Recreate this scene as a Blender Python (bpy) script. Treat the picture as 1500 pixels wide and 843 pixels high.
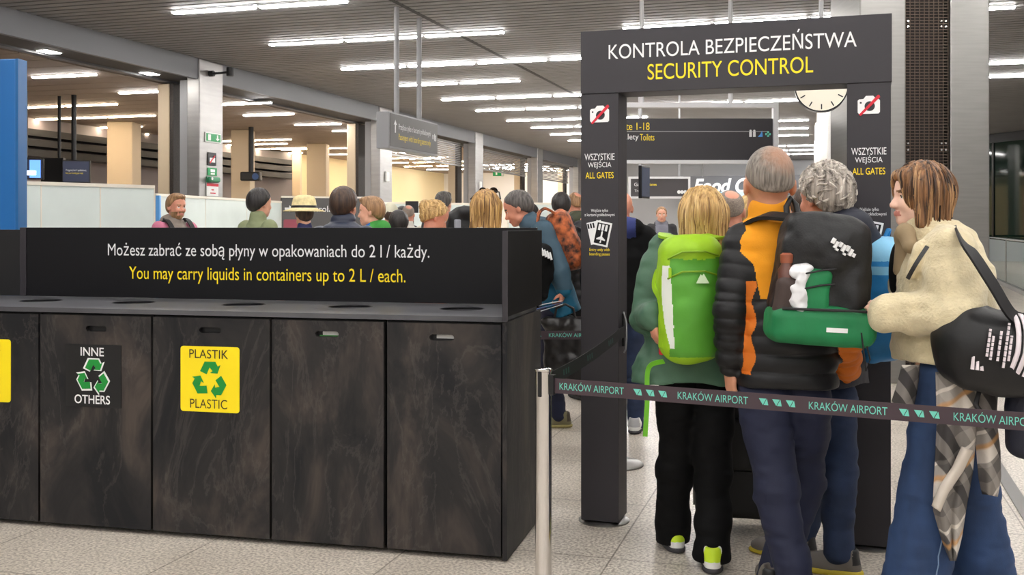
import bpy, bmesh, math, random
import numpy as np
from mathutils import Vector, Matrix
random.seed(5)
for _o in list(bpy.data.objects): bpy.data.objects.remove(_o)
SC = bpy.context.scene
COL = SC.collection
# ---------------------------------------------------------------- camera, world, exposure
F, CX, HY, HC = 1540.0, 750.0, 330.0, 1.45       # focal length in pixels, principal column, horizon row, eye height
cam_d = bpy.data.cameras.new('camera'); cam = bpy.data.objects.new('camera', cam_d); COL.objects.link(cam)
cam.location = (0, 0, HC); cam.rotation_euler = (math.pi/2, 0, 0)
cam_d.sensor_width = 36; cam_d.lens = F/1500*36
cam_d.shift_y = -(421.5-HY)/1500; cam_d.clip_start = .05; cam_d.clip_end = 300
SC.camera = cam
w = bpy.data.worlds.new('world'); SC.world = w; w.use_nodes = True
w.node_tree.nodes['Background'].inputs[0].default_value = (1, .95, .9, 1)
w.node_tree.nodes['Background'].inputs[1].default_value = .2
SC.view_settings.view_transform = 'Standard'; SC.view_settings.look = 'None'
SC.view_settings.gamma = 1; SC.view_settings.use_curve_mapping = False
SC.view_settings.exposure = 1.58
STRIP_POWER, WARM_POWER = 24.0, 20.0

# ---------------------------------------------------------------- helpers
U = Vector((.2873, .9578, 0)); V = Vector((.9578, -.2873, 0))     # the hall runs along U, its lamps along V
HALL_ROT = math.atan2(V.y, V.x)
def hp(a, b, z=0): return Vector((a*V.x+b*U.x, a*V.y+b*U.y, z))
def atD(px, py, D): return Vector(((px-CX)/F*D, D, HC-(py-HY)/F*D))
def atZ(px, py, z):
    D = (z-HC)*F/(HY-py); return Vector(((px-CX)/F*D, D, z))

def srgb(r, g, b):
    f = lambda c: (c/255/12.92 if c/255 <= .04045 else ((c/255+.055)/1.055)**2.4)
    return (f(r), f(g), f(b), 1)
MATS = {}
def mat(name, col, rough=.5, metal=0, emit=None, noise=0, nscale=8, nstretch=(1, 1, 1), bump=0, bscale=60, bstretch=(1,1,1), spec=.5, trans=0, alpha=1, sheen=0, coat=0, col2=None):
    if name in MATS: return MATS[name]
    m = bpy.data.materials.new(name); m.use_nodes = True; MATS[name] = m
    nt = m.node_tree; b = nt.nodes['Principled BSDF']
    c = col if len(col) == 4 else tuple(col)+(1,)
    b.inputs['Base Color'].default_value = c
    b.inputs['Roughness'].default_value = rough; b.inputs['Metallic'].default_value = metal
    b.inputs['Specular IOR Level'].default_value = spec
    b.inputs['Transmission Weight'].default_value = trans; b.inputs['Alpha'].default_value = alpha
    if sheen: b.inputs['Sheen Weight'].default_value = sheen
    if coat: b.inputs['Coat Weight'].default_value = coat
    if emit: b.inputs['Emission Color'].default_value = c; b.inputs['Emission Strength'].default_value = emit
    if noise or bump:
        tc = nt.nodes.new('ShaderNodeTexCoord')
        def tex(sc, st, det=4):
            mp = nt.nodes.new('ShaderNodeMapping'); mp.inputs['Scale'].default_value = st
            nt.links.new(tc.outputs['Object'], mp.inputs['Vector'])
            n = nt.nodes.new('ShaderNodeTexNoise'); n.inputs['Scale'].default_value = sc; n.inputs['Detail'].default_value = det
            nt.links.new(mp.outputs[0], n.inputs['Vector']); return n
        if noise:
            n = tex(nscale, nstretch); r = nt.nodes.new('ShaderNodeValToRGB')
            r.color_ramp.elements[0].position = .32; r.color_ramp.elements[1].position = .68
            lo = tuple(max(0, x*(1-noise)) for x in c[:3])+(1,)
            hi = col2 if col2 else tuple(min(1, x*(1+noise)) for x in c[:3])+(1,)
            r.color_ramp.elements[0].color = lo; r.color_ramp.elements[1].color = hi
            nt.links.new(n.outputs[0], r.inputs[0]); nt.links.new(r.outputs[0], b.inputs['Base Color'])
        if bump:
            n = tex(bscale, bstretch); bp = nt.nodes.new('ShaderNodeBump'); bp.inputs['Strength'].default_value = bump
            bp.inputs['Distance'].default_value = .01
            nt.links.new(n.outputs[0], bp.inputs['Height']); nt.links.new(bp.outputs[0], b.inputs['Normal'])
    return m
def mesh_obj(name, verts, faces, m=None, parent=None, smooth=False, midx=None):
    me = bpy.data.meshes.new(name)
    me.from_pydata([tuple(v) for v in verts] if not isinstance(verts, np.ndarray) else verts.tolist(), [], faces if not isinstance(faces, np.ndarray) else faces.tolist())
    o = bpy.data.objects.new(name, me); COL.objects.link(o)
    for q in (m if isinstance(m, (list, tuple)) else [m] if m else []): me.materials.append(q)
    if midx is not None: me.polygons.foreach_set('material_index', np.asarray(midx, dtype=np.int32))
    if smooth: me.polygons.foreach_set('use_smooth', np.ones(len(me.polygons), dtype=bool))
    me.update()
    if parent: o.parent = parent
    return o
class MB:
    """collects simple shapes and links them as one mesh"""
    def __init__(s): s.bm = bmesh.new()
    def box(s, lo, hi, bev=0):
        r = bmesh.ops.create_cube(s.bm, size=1); vs = r['verts']
        lo = Vector(lo); hi = Vector(hi)
        for v in vs: v.co = Vector(((lo[i]+hi[i])/2+v.co[i]*(hi[i]-lo[i]) for i in range(3)))
        if bev:
            es = list({e for v in vs for e in v.link_edges})
            bmesh.ops.bevel(s.bm, geom=es, offset=bev, segments=2, affect='EDGES', profile=.5)
        return s
    def obox(s, c, ax, ay, az, hx, hy, hz):
        c = Vector(c); r = bmesh.ops.create_cube(s.bm, size=2)
        for v in r['verts']: v.co = c+Vector(ax)*v.co.x*hx+Vector(ay)*v.co.y*hy+Vector(az)*v.co.z*hz
        return s
    def cyl(s, a, b, ra, rb=None, n=20):
        a = Vector(a); b = Vector(b); rb = ra if rb is None else rb
        d = (b-a); q = d.to_track_quat('Z', 'Y').to_matrix().to_4x4()
        bmesh.ops.create_cone(s.bm, cap_ends=True, segments=n, radius1=ra, radius2=rb, depth=d.length, matrix=Matrix.Translation((a+b)/2) @ q)
        return s
    def lathe(s, prof, n=32, c=(0, 0, 0)):
        c = Vector(c); rings = []
        for r, z in prof: rings.append([s.bm.verts.new(c+Vector((r*math.cos(2*math.pi*i/n), r*math.sin(2*math.pi*i/n), z))) for i in range(n)])
        for p, q in zip(rings, rings[1:]):
            for i in range(n): s.bm.faces.new((p[i], p[(i+1) % n], q[(i+1) % n], q[i]))
        s.bm.faces.new(list(reversed(rings[0]))); s.bm.faces.new(rings[-1]); return s
    def tube(s, pts, r, n=10, closed=False):
        pts = [Vector(p) for p in pts]; rings = []; N = len(pts)
        for i, p in enumerate(pts):
            a = pts[(i-1) % N] if (i or closed) else p; b = pts[(i+1) % N] if (i < N-1 or closed) else p
            t = (b-a).normalized(); x = t.orthogonal() if not rings else (px_-t*px_.dot(t)); x.normalize(); px_ = x
            y = t.cross(x); rr = r[i] if isinstance(r, (list, tuple)) else r
            rings.append([s.bm.verts.new(p+x*rr*math.cos(2*math.pi*k/n)+y*rr*math.sin(2*math.pi*k/n)) for k in range(n)])
        pr = list(zip(rings, rings[1:]))+([(rings[-1], rings[0])] if closed else [])
        for p, q in pr:
            for k in range(n): s.bm.faces.new((p[k], p[(k+1) % n], q[(k+1) % n], q[k]))
        if not closed: s.bm.faces.new(list(reversed(rings[0]))); s.bm.faces.new(rings[-1])
        return s
    def ribbon(s, pts, wid, nrm, th=.003):
        """flat band along pts; wid = width direction(s) * half width, nrm = thickness direction(s)"""
        rings = []
        for i, p in enumerate(pts):
            p = Vector(p); w_ = Vector(wid[i] if isinstance(wid, list) else wid); n_ = Vector(nrm[i] if isinstance(nrm, list) else nrm)*th
            rings.append([s.bm.verts.new(q) for q in (p-w_-n_, p+w_-n_, p+w_+n_, p-w_+n_)])
        for p, q in zip(rings, rings[1:]):
            for k in range(4): s.bm.faces.new((p[k], p[(k+1) % 4], q[(k+1) % 4], q[k]))
        s.bm.faces.new(list(reversed(rings[0]))); s.bm.faces.new(rings[-1]); return s
    def poly(s, pts2, y0, y1):
        """prism: outline in local x,z, from depth y0 (front) to y1"""
        a = [s.bm.verts.new((x, y0, z)) for x, z in pts2]; b = [s.bm.verts.new((x, y1, z)) for x, z in pts2]; n = len(a)
        s.bm.faces.new(a); s.bm.faces.new(list(reversed(b)))
        for i in range(n): s.bm.faces.new((a[(i+1) % n], a[i], b[i], b[(i+1) % n]))
        return s
    def build(s, name, m=None, parent=None, smooth=False, loc=None, rot=0):
        bmesh.ops.recalc_face_normals(s.bm, faces=s.bm.faces)
        me = bpy.data.meshes.new(name); s.bm.to_mesh(me); s.bm.free()
        o = bpy.data.objects.new(name, me); COL.objects.link(o)
        if m: me.materials.append(m)
        if smooth:
            me.polygons.foreach_set('use_smooth', np.ones(len(me.polygons), dtype=bool))
            if smooth != 'all': me.set_sharp_from_angle(angle=.7)
        if parent: o.parent = parent
        if loc is not None: o.location = loc
        if rot: o.rotation_euler = (0, 0, rot)
        return o
def tag(o, label=None, cat=None, group=None, kind=None):
    for k, x in (('label', label), ('category', cat), ('group', group), ('kind', kind)):
        if x: o[k] = x
    return o
def empty(name, label, cat, loc=(0, 0, 0), rot=0, group=None):
    o = bpy.data.objects.new(name, None); COL.objects.link(o); o.location = loc; o.rotation_euler = (0, 0, rot); o.empty_display_size = .1
    return tag(o, label, cat, group)
def struct(o, label=None): o['kind'] = 'structure'; return tag(o, label)
class Face:
    """upright plane through a ground point, turned by rot: pixel -> local x,z at a given local depth"""
    def __init__(s, o, rot): s.o = Vector((o[0], o[1], 0)); s.rot = rot; s.x = Vector((math.cos(rot), math.sin(rot), 0)); s.y = Vector((-s.x.y, s.x.x, 0))
    def __call__(s, px, py=HY, depth=0):
        k = (px-CX)/F; q = s.o+s.y*depth; t = (k*q.y-q.x)/(s.x.x-k*s.x.y); D = q.y+s.x.y*t
        return t, HC-(py-HY)/F*D
def copy_tree(o, parent=None):
    c = o.copy(); COL.objects.link(c)
    if parent: c.parent = parent
    for ch in list(o.children): copy_tree(ch, c)
    return c
def from_curve(cu, name, m, parent, rot=True):
    o = bpy.data.objects.new(name, cu); COL.objects.link(o)
    dg = bpy.context.evaluated_depsgraph_get(); dg.update()
    me = bpy.data.meshes.new_from_object(o.evaluated_get(dg)); bpy.data.objects.remove(o)
    me.materials.clear(); me.materials.append(m)
    r = bpy.data.objects.new(name, me); COL.objects.link(r); r.parent = parent
    return r
def text(body, name, m, parent, x, y, z, width, height=None, bold=0, shear=0, flip=None, ext=.0015):
    """lettering centred at local x,z on the plane y, facing -y; width and height of the inked box"""
    cu = bpy.data.curves.new(name, 'FONT'); cu.body = body; cu.align_x = 'CENTER'; cu.extrude = 0; cu.offset = bold; cu.shear = shear
    o = from_curve(cu, name, m, parent); me = o.data
    n = len(me.vertices); co = np.zeros(n*3, dtype=np.float32); me.vertices.foreach_get('co', co); co = co.reshape(-1, 3)
    lo, hi = co.min(0), co.max(0); sx = width/(hi[0]-lo[0]); sz = (height/(hi[1]-lo[1])) if height else sx
    out = np.zeros_like(co); out[:, 0] = (co[:, 0]-(lo[0]+hi[0])/2)*sx+x; out[:, 2] = (co[:, 1]-(lo[1]+hi[1])/2)*sz+z; out[:, 1] = y-ext
    me.vertices.foreach_set('co', out.ravel()); me.update(); return o
def plate(outer, holes, y0, y1, name, m, parent, bevel=0, flat=False):
    """sheet with holes; outlines in local x,z"""
    cu = bpy.data.curves.new(name, 'CURVE'); cu.dimensions = '2D'; cu.fill_mode = 'BOTH'; cu.extrude = abs(y1-y0)/2; cu.bevel_depth = bevel
    for pts in [outer]+holes:
        sp = cu.splines.new('POLY'); sp.points.add(len(pts)-1); sp.use_cyclic_u = True
        for q, (x, z) in zip(sp.points, pts): q.co = (x, z, 0, 1)
    o = from_curve(cu, name, m, parent); me = o.data
    n = len(me.vertices); co = np.zeros(n*3, dtype=np.float32); me.vertices.foreach_get('co', co); co = co.reshape(-1, 3)
    out = np.stack([co[:, 0], co[:, 1], (y0+y1)/2+co[:, 2]], 1) if flat else np.stack([co[:, 0], (y0+y1)/2-co[:, 2], co[:, 1]], 1)
    me.vertices.foreach_set('co', out.ravel().astype(np.float32)); me.update(); return o
def stadium(cx, cz, w_, h_, n=8):
    r = h_/2; P = []
    for sgn, a0 in ((1, -90), (-1, 90)):
        for i in range(n+1):
            a = math.radians(a0+180*i/n); P.append((cx+sgn*(w_/2-r)+r*math.cos(a), cz+r*math.sin(a)))
    return P
def rrect(cx, cz, w_, h_, r=.012, n=4):
    P = []
    for sx, sz, a0 in ((1, 1, 0), (-1, 1, 90), (-1, -1, 180), (1, -1, 270)):
        for i in range(n+1):
            a = math.radians(a0+90*i/n); P.append((cx+sx*(w_/2-r)+r*math.cos(a), cz+sz*(h_/2-r)+r*math.sin(a)))
    return P
def ellipse(cx, cz, rx, rz, n=32): return [(cx+rx*math.cos(2*math.pi*i/n), cz+rz*math.sin(2*math.pi*i/n)) for i in range(n)]

# ---------------------------------------------------------------- materials
WHITE_INK = mat('white ink', (.82, .82, .82), .5)
YELLOW_INK = mat('yellow ink', srgb(250, 220, 16), .5)
TEAL_INK = mat('teal ink', srgb(110, 205, 185), .6)
BLACK = mat('black', (.006, .006, .007), .5)
CHAR = mat('charcoal panel', srgb(43, 40, 45), .5, noise=.05, nscale=3)
DARKP = mat('near black panel', srgb(14, 14, 18), .3, spec=.3)
STEEL = mat('brushed steel', (.25, .243, .232), .38, 1, noise=.05, nscale=3, nstretch=(1, 1, 14))
CHROME = mat('polished steel', (.72, .7, .68), .12, 1)
GREYP = mat('grey painted steel', srgb(150, 150, 152), .5)
def slate():
    m = mat('slate laminate', (.03, .03, .03), .5, spec=.25); nt = m.node_tree; b = nt.nodes['Principled BSDF']; N = nt.nodes.new; L = nt.links.new
    tc = N('ShaderNodeTexCoord'); oi = N('ShaderNodeObjectInfo')
    ad = N('ShaderNodeVectorMath'); ad.operation = 'MULTIPLY_ADD'; ad.inputs[1].default_value = (1, 1, .42)
    cm = N('ShaderNodeVectorMath'); cm.operation = 'SCALE'; cm.inputs[0].default_value = (3.1, 7.7, 5.3); L(oi.outputs['Random'], cm.inputs['Scale'])
    L(tc.outputs['Object'], ad.inputs[0]); L(cm.outputs[0], ad.inputs[2])
    n1 = N('ShaderNodeTexNoise'); n1.inputs['Scale'].default_value = 3.4; n1.inputs['Detail'].default_value = 5; n1.inputs['Roughness'].default_value = .62; n1.inputs['Distortion'].default_value = .7
    n2 = N('ShaderNodeTexNoise'); n2.inputs['Scale'].default_value = 3.2; n2.inputs['Detail'].default_value = 9; n2.inputs['Distortion'].default_value = .7; n2.inputs['Roughness'].default_value = .65
    L(ad.outputs[0], n1.inputs['Vector']); L(ad.outputs[0], n2.inputs['Vector'])
    r1 = N('ShaderNodeValToRGB'); e = r1.color_ramp.elements; e[0].position = .36; e[0].color = srgb(29, 29, 32); e[1].position = .66; e[1].color = srgb(76, 68, 63)
    q = r1.color_ramp.elements.new(.5); q.color = srgb(45, 43, 43)
    L(n1.outputs[0], r1.inputs[0])
    r2 = N('ShaderNodeValToRGB'); e = r2.color_ramp.elements; e[0].position = .485; e[0].color = (0, 0, 0, 1); e[1].position = .5; e[1].color = (1, 1, 1, 1)
    q = r2.color_ramp.elements.new(.525); q.color = (0, 0, 0, 1); L(n2.outputs[0], r2.inputs[0])
    mx = N('ShaderNodeMix'); mx.data_type = 'RGBA'; mx.inputs[7].default_value = srgb(98, 92, 88)
    mu = N('ShaderNodeMath'); mu.operation = 'MULTIPLY'; mu.inputs[1].default_value = .22; L(r2.outputs[0], mu.inputs[0]); L(mu.outputs[0], mx.inputs[0])
    L(r1.outputs[0], mx.inputs[6]); L(mx.outputs[2], b.inputs['Base Color'])
    bp = N('ShaderNodeBump'); bp.inputs['Strength'].default_value = .12; bp.inputs['Distance'].default_value = .01; L(n1.outputs[0], bp.inputs['Height']); L(bp.outputs[0], b.inputs['Normal'])
    return m
SLATE = slate()
def floor_mat():
    m = mat('granite tiles', (.5, .47, .43), .32); nt = m.node_tree; b = nt.nodes['Principled BSDF']; N = nt.nodes.new; L = nt.links.new
    tc = N('ShaderNodeTexCoord'); mp = N('ShaderNodeMapping'); mp.inputs['Rotation'].default_value = (0, 0, -HALL_ROT); L(tc.outputs['Object'], mp.inputs['Vector'])
    n1 = N('ShaderNodeTexNoise'); n1.inputs['Scale'].default_value = 75; n1.inputs['Detail'].default_value = 3
    n2 = N('ShaderNodeTexNoise'); n2.inputs['Scale'].default_value = 2.2; n2.inputs['Detail'].default_value = 3
    for n in (n1, n2): L(mp.outputs[0], n.inputs['Vector'])
    r = N('ShaderNodeValToRGB'); e = r.color_ramp.elements; e[0].position = .36; e[0].color = srgb(160, 150, 138); e[1].position = .6; e[1].color = srgb(228, 219, 206)
    L(n1.outputs[0], r.inputs[0])
    r2 = N('ShaderNodeValToRGB'); e = r2.color_ramp.elements; e[0].position = .35; e[0].color = (.86, .85, .84, 1); e[1].position = .65; e[1].color = (1, 1, 1, 1); L(n2.outputs[0], r2.inputs[0])
    mx = N('ShaderNodeMix'); mx.data_type = 'RGBA'; mx.blend_type = 'MULTIPLY'; mx.inputs[0].default_value = 1; L(r.outputs[0], mx.inputs[6]); L(r2.outputs[0], mx.inputs[7])
    br = N('ShaderNodeTexBrick'); br.offset = 0; br.inputs['Scale'].default_value = 1; br.inputs['Brick Width'].default_value = .9; br.inputs['Row Height'].default_value = .9
    br.inputs['Mortar Size'].default_value = .004; br.inputs['Mortar Smooth'].default_value = .1
    br.inputs['Color1'].default_value = (1, 1, 1, 1); br.inputs['Color2'].default_value = (.94, .94, .94, 1); br.inputs['Mortar'].default_value = (.42, .4, .38, 1)
    L(mp.outputs[0], br.inputs['Vector'])
    m2 = N('ShaderNodeMix'); m2.data_type = 'RGBA'; m2.blend_type = 'MULTIPLY'; m2.inputs[0].default_value = 1; L(mx.outputs[2], m2.inputs[6]); L(br.outputs[0], m2.inputs[7])
    L(m2.outputs[2], b.inputs['Base Color']); return m
# ================================================================ the setting
CEIL, SOFF, ANN = 4.2, 3.86, 3.84
mb = MB(); c = [hp(-40, -14), hp(40, -14), hp(40, 64), hp(-40, 64)]
mb.bm.faces.new([mb.bm.verts.new(p) for p in c]); struct(mb.build('floor', floor_mat()))
SLAT = mat('ceiling slats', srgb(132, 130, 130), .55, noise=.06, nscale=1.3)
mb = MB(); b0 = -10.0
while b0 < 50:
    mb.box((-10, b0, CEIL), (20, b0+.138, CEIL+.04)); b0 += .18
mb.box((-10, -10, CEIL+.09), (20, 50, CEIL+.12))
struct(mb.build('ceiling', SLAT, rot=HALL_ROT))
DUSK = mat('dark seam', (.03, .03, .03), .7)
pa = atZ(575, 0.5, CEIL); sa = pa.dot(V)
struct(MB().box((sa-.035, -10, CEIL-.004), (sa+.035, 48, CEIL+.02)).build('trim_1', DUSK, rot=HALL_ROT))
# fascia beam and soffit on the left, annex ceiling behind
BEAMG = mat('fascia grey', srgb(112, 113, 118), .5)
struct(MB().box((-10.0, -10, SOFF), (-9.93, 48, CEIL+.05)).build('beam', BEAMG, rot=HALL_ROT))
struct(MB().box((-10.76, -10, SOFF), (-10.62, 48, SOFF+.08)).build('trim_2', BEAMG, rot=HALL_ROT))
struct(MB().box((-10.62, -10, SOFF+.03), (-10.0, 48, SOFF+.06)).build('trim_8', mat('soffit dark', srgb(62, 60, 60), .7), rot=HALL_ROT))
ANNM = mat('annex ceiling', srgb(142, 126, 114), .7)
mb = MB(); b0 = -10
while b0 < 48:
    mb.box((-30, b0, ANN), (-10.77, b0+.56, ANN+.03)); b0 += .58
mb.box((-30, -10, ANN+.05), (-10.77, 48, ANN+.08))
struct(mb.build('ceiling_annex', ANNM, rot=HALL_ROT))
WHITEW = mat('white wall', srgb(226, 222, 216), .6)
GREYW = mat('mauve grey wall', srgb(128, 120, 124), .6)
YELW = mat('cream wall', srgb(238, 220, 176), .6)
struct(MB().box((-30, 46, 0), (22, 46.2, CEIL)).build('wall_back', mat('back wall', srgb(178, 180, 184), .6), rot=HALL_ROT))
struct(MB().box((-17.2, -10, 0), (-17, 31.6, ANN)).build('wall_left', GREYW, rot=HALL_ROT))
struct(MB().box((-17.2, 31.6, 0), (-17, 46, ANN)).build('wall_left_cream', YELW, rot=HALL_ROT))
struct(MB().box((-17, 45.7, 0), (-10.5, 45.99, ANN)).build('wall_annex_end', WHITEW, rot=HALL_ROT))
mb = MB()
for k in range(3): mb.box((-16.95, -8, 2.95+.22*k), (-16.5, 31, 3.1+.22*k))
tag(mb.build('duct_run', BLACK, rot=HALL_ROT), 'black pipes running under the annex ceiling on the far left', 'pipes')
PILM = mat('pillar steel', (.4, .39, .38), .45, .8, noise=.06, nscale=2, nstretch=(1, 1, 8))
PILB = mat('pillar beige', srgb(205, 186, 158), .55)
GRIL = mat('dark grille', srgb(60, 54, 50), .6, .3, noise=.3, nscale=40)
PB = [15.1, 22.4, 29.3, 36.2, 42.6]
for i, b in enumerate(PB):
    struct(MB().box((-10.14, b, 0), (-9.90, b+.7, CEIL-.002), .015).build('pillar', PILM, rot=HALL_ROT))
    struct(MB().box((-10.3, b+.04, 0), (-10.15, b+.2, SOFF-.002)).build('pillar_guide', GREYP, rot=HALL_ROT))
    struct(MB().box((-10.84, b+.2, 0), (-10.62, b+.6, ANN-.002), .01).build('pillar', PILB, rot=HALL_ROT))
    struct(MB().box((-10.618, b+.22, 0.01), (-10.55, b+.6, ANN-.004)).build('pillar_grille', GRIL, rot=HALL_ROT))
for px, wpx, D in ((182, 37, 24.5), (356, 28, 26.5), (435, 12, 33), (466, 28, 31.0)):
    X = (px-CX)/F*D; r = wpx/F*D/2
    struct(MB().box((X-r, D-r, 0), (X+r, D+r, ANN-.003), .02).build('pillar', PILB))
# roller shutters half way up in the bays farther along
SHUT = mat('shutter metal', srgb(150, 148, 146), .4, .6)
for i in (1, 2, 3):
    mb = MB(); z = SOFF-.02
    while z > SOFF-.62:
        mb.box((-10.3, PB[i]+.3, z-.028), (-10.27, PB[i+1]-.3, z)); z -= .052
    mb.box((-10.31, PB[i]+.3, z-.05), (-10.26, PB[i+1]-.3, z))
    struct(mb.build('trim_%d' % (3+i), SHUT, rot=HALL_ROT))

# ---------------------------------------------------------------- ceiling lamps
LAMP = mat('lamp white', (1, .975, .95), emit=STRIP_POWER)
LAMPW = mat('lamp warm', (1, .8, .56), emit=WARM_POWER)
RIM = mat('lamp rim', srgb(190, 188, 184), .5)
def lamp_proto(L, wd, m, label, cat='ceiling light'):
    o = MB().box((-L/2, -wd/2-.02, 0), (L/2, wd/2+.02, .03)).build('ceiling_lamp', RIM)
    d = MB().box((-L/2+.01, -wd/2, -.022), (L/2-.01, wd/2, .004), .008).build('diffuser', m, o); return o
P_MAIN = lamp_proto(1.2, .085, LAMP, ''); P_WARM = lamp_proto(1.2, .085, LAMPW, '')
used = {}
def lamp(pos, kind, label, group):
    src = P_WARM if kind else P_MAIN
    o = src if kind not in used else copy_tree(src); used[kind] = 1
    o.location = pos; o.rotation_euler = (0, 0, HALL_ROT); return tag(o, label, 'ceiling lamp', group)
ROWS = [(253, 18, 2), (395, 65, 3), (500, 101, 9), (585, 125, 2), (647, 146, 8), (697, 162, 8), (742, 177, 3), (778, 187, 7), (806, 197, 7), (832, 206, 6), (852, 213, 5)]
bs = []
NAMES = ['nearest row over the black bins', 'second row from the bins', 'third row from the bins', 'fourth row from the bins', 'fifth row from the bins', 'sixth row from the bins', 'seventh row from the bins', 'eighth row from the bins', 'ninth row from the bins', 'tenth row from the bins', 'eleventh row from the bins']
for k, (px, py, n) in enumerate(ROWS):
    p = atZ(px, py, CEIL-.01); a, b = p.dot(V), p.dot(U); bs.append(b)
    for i in range(n):
        aa = a+.6+i*1.26
        e = hp(aa+.6, b)
        if e.x/e.y > (1212-CX)/F: break
        lamp(hp(aa, b, CEIL-.012), 0, 'long white strip lamp in the slatted ceiling, %s' % NAMES[k], 'strip lamps, %s' % NAMES[k])
# the ceiling goes on overhead and behind the camera with the same lamps; and far rows seen through the gate
for i in range(4):
    lamp(atZ(912, 41, CEIL-.012)+V*(.6+1.26*i), 0, 'long white strip lamp right above the top edge of the gate sign', 'strip lamps above the gate sign')
FAR = 'long white strip lamp in the far ceiling seen through the gate'
b = bs[-1]+2.2
while b < 44:
    for i in range(6): lamp(hp(-4.5+i*1.26, b, CEIL-.012), 0, FAR, 'far strip lamps through the gate')
    b += 2.2
OVER = 'long white strip lamp overhead on this side of the bins and the gate'
for b in (bs[0]-2.6, bs[0]-5.2, bs[0]-7.8, bs[0]-10.4, bs[0]-13, bs[0]-15.6, bs[0]-18.2):
    for i in range(8): lamp(hp(-6.5+i*1.9, b, CEIL-.012), 0, OVER, 'strip lamps overhead')
RGT = 'long white strip lamp in the ceiling on the right behind the steel pillar'
for px, py in ((1470, 92), (1462, 112)):
    p = atZ(px, py, CEIL-.012)
    for i in range(2): lamp(p+V*1.26*i, 0, RGT, 'strip lamps right of the pillar')
for px, py, n, kind, what in ((48, 113, 1, 0, 'white strip lamp left of the first pillar, nearest the beam'), (175, 136, 1, 0, 'white strip lamp just left of the first pillar'),
      (20, 158, 2, 1, 'warm strip lamp over the two screens, nearest row'), (20, 176, 3, 1, 'warm strip lamp over the two screens, second row'), (83, 189, 2, 1, 'warm strip lamp over the two screens, third row'),
      (160, 198, 1, 1, 'warm strip lamp over the two screens, short fourth row'), (318, 153, 1, 0, 'white strip lamp right of the first pillar, nearest row'), (357, 169, 1, 0, 'white strip lamp right of the first pillar, second row'),
      (432, 183, 1, 0, 'white strip lamp right of the first pillar, third row'), (487, 192, 1, 0, 'white strip lamp left of the hanging sign'), (312, 207, 2, 1, 'warm strip lamp in the annex behind the first pillar, upper row'),
      (312, 213, 2, 1, 'warm strip lamp in the annex behind the first pillar, middle row'), (345, 219, 2, 1, 'warm strip lamp in the annex behind the first pillar, lower row'), (395, 225, 1, 1, 'warm strip lamp in the annex behind the first pillar, lowest row'),
      (600, 233, 1, 1, 'warm strip lamp under the hanging sign')):
    p = atZ(px, py, ANN-.012)
    for i in range(n): lamp(p+V*(.6+1.26*i), kind, what, what.replace('lamp', 'lamps', 1))
for b_ in (29.5, 32, 34.5, 37, 39.5, 42):
    for a_ in (-15.8, -14.4, -13.0): lamp(hp(a_, b_, ANN-.012), b_ < 40, 'strip lamp in the annex ceiling beyond the hanging sign, before the cream wall', 'annex strip lamps by the cream wall')
for b_ in (39.4, 41, 42.6, 44.2):
    for a_ in (-12.4, -11.3): lamp(hp(a_, b_, ANN-.012), 0, 'white strip lamp in the annex ceiling before the white end wall', 'annex strip lamps by the white wall')
SPOT = mat('spot glow', (1, .97, .92), emit=20)
for px, py, what in ((10, 79, 'square downlight in the soffit above the blue panel'), (72, 76, 'square downlight in the soffit, middle of the three'), (219, 108, 'square downlight in the soffit next to the first pillar')):
    p = atZ(px, py, SOFF+.022)
    o = MB().box((-.1, -.16, 0), (.1, .16, .012)).build('downlight', RIM, loc=p, rot=HALL_ROT); MB().box((-.085, -.145, -.006), (.085, .145, .003)).build('diffuser', SPOT, o)
    tag(o, what, 'downlight', 'soffit downlights')

# ---------------------------------------------------------------- right: steel pillar with grille, window, railing
pr = empty('steel_pillar', 'wide brushed steel pillar with a dark wire grille behind the right gate post', 'pillar', (0, 0, 0)); pr['kind'] = 'structure'
D = 9.6; x0, x1, x2, x3 = [(p-CX)/F*D for p in (1260, 1327, 1392, 1450)]
pr.location = (x0, D, 0); w1, w2, w3 = x1-x0, x2-x0, x3-x0
MB().box((0, 0, 0), (w1, .9, CEIL-.002), .012).build('steel_panel', STEEL, pr)
MB().box((w2, 0, 0), (w3, .9, CEIL-.002), .012).build('steel_panel', STEEL, pr)
MB().box((w1, .16, 0), (w2, .9, CEIL-.002)).build('recess', mat('recess brown', srgb(40, 34, 31), .8), pr)
mb = MB(); n = 9
for i in range(n+1):
    x = w1+.008+(w2-w1-.016)*i/n; mb.box((x-.003, .03, 0), (x+.003, .036, CEIL-.01))
z = .02
while z < CEIL-.03: mb.box((w1, .036, z), (w2, .042, z+.007)); z += .028
MB.build(mb, 'wire_grille', mat('grille wire', srgb(84, 72, 62), .5, .6), pr)
mb = MB()
for z in (3.32, 3.27, 2.2, 2.14):
    for x in (w1+.03, w2-.07, w2-.03): mb.cyl((x, .03, z), (x, .022, z), .009, n=10)
mb.build('rivets', CHROME, pr)
GLASSD = mat('dark night glass', srgb(16, 36, 28), .06, 0, spec=.35)
p0, p1 = atD(1405, 330, 33), atD(1640, 330, 27)
d = (p1-p0); L = math.hypot(d.x, d.y)
wn = MB().box((0, 0, .02), (L, .1, 4.0)).build('window_1', GLASSD, loc=(p0.x, p0.y, 0), rot=math.atan2(d.y, d.x)); struct(wn)
mb = MB()
for x in np.linspace(0, L, 5): mb.box((x-.04, -.03, 0), (x+.04, .12, 4.0))
mb.box((0, -.03, 3.92), (L, .12, 4.18)); mb.build('window_frame', DARKP, wn)
p0, p1 = atZ(1400, 386, 0), atZ(1560, 460, 0); d = p1-p0; L = math.hypot(d.x, d.y)
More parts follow.
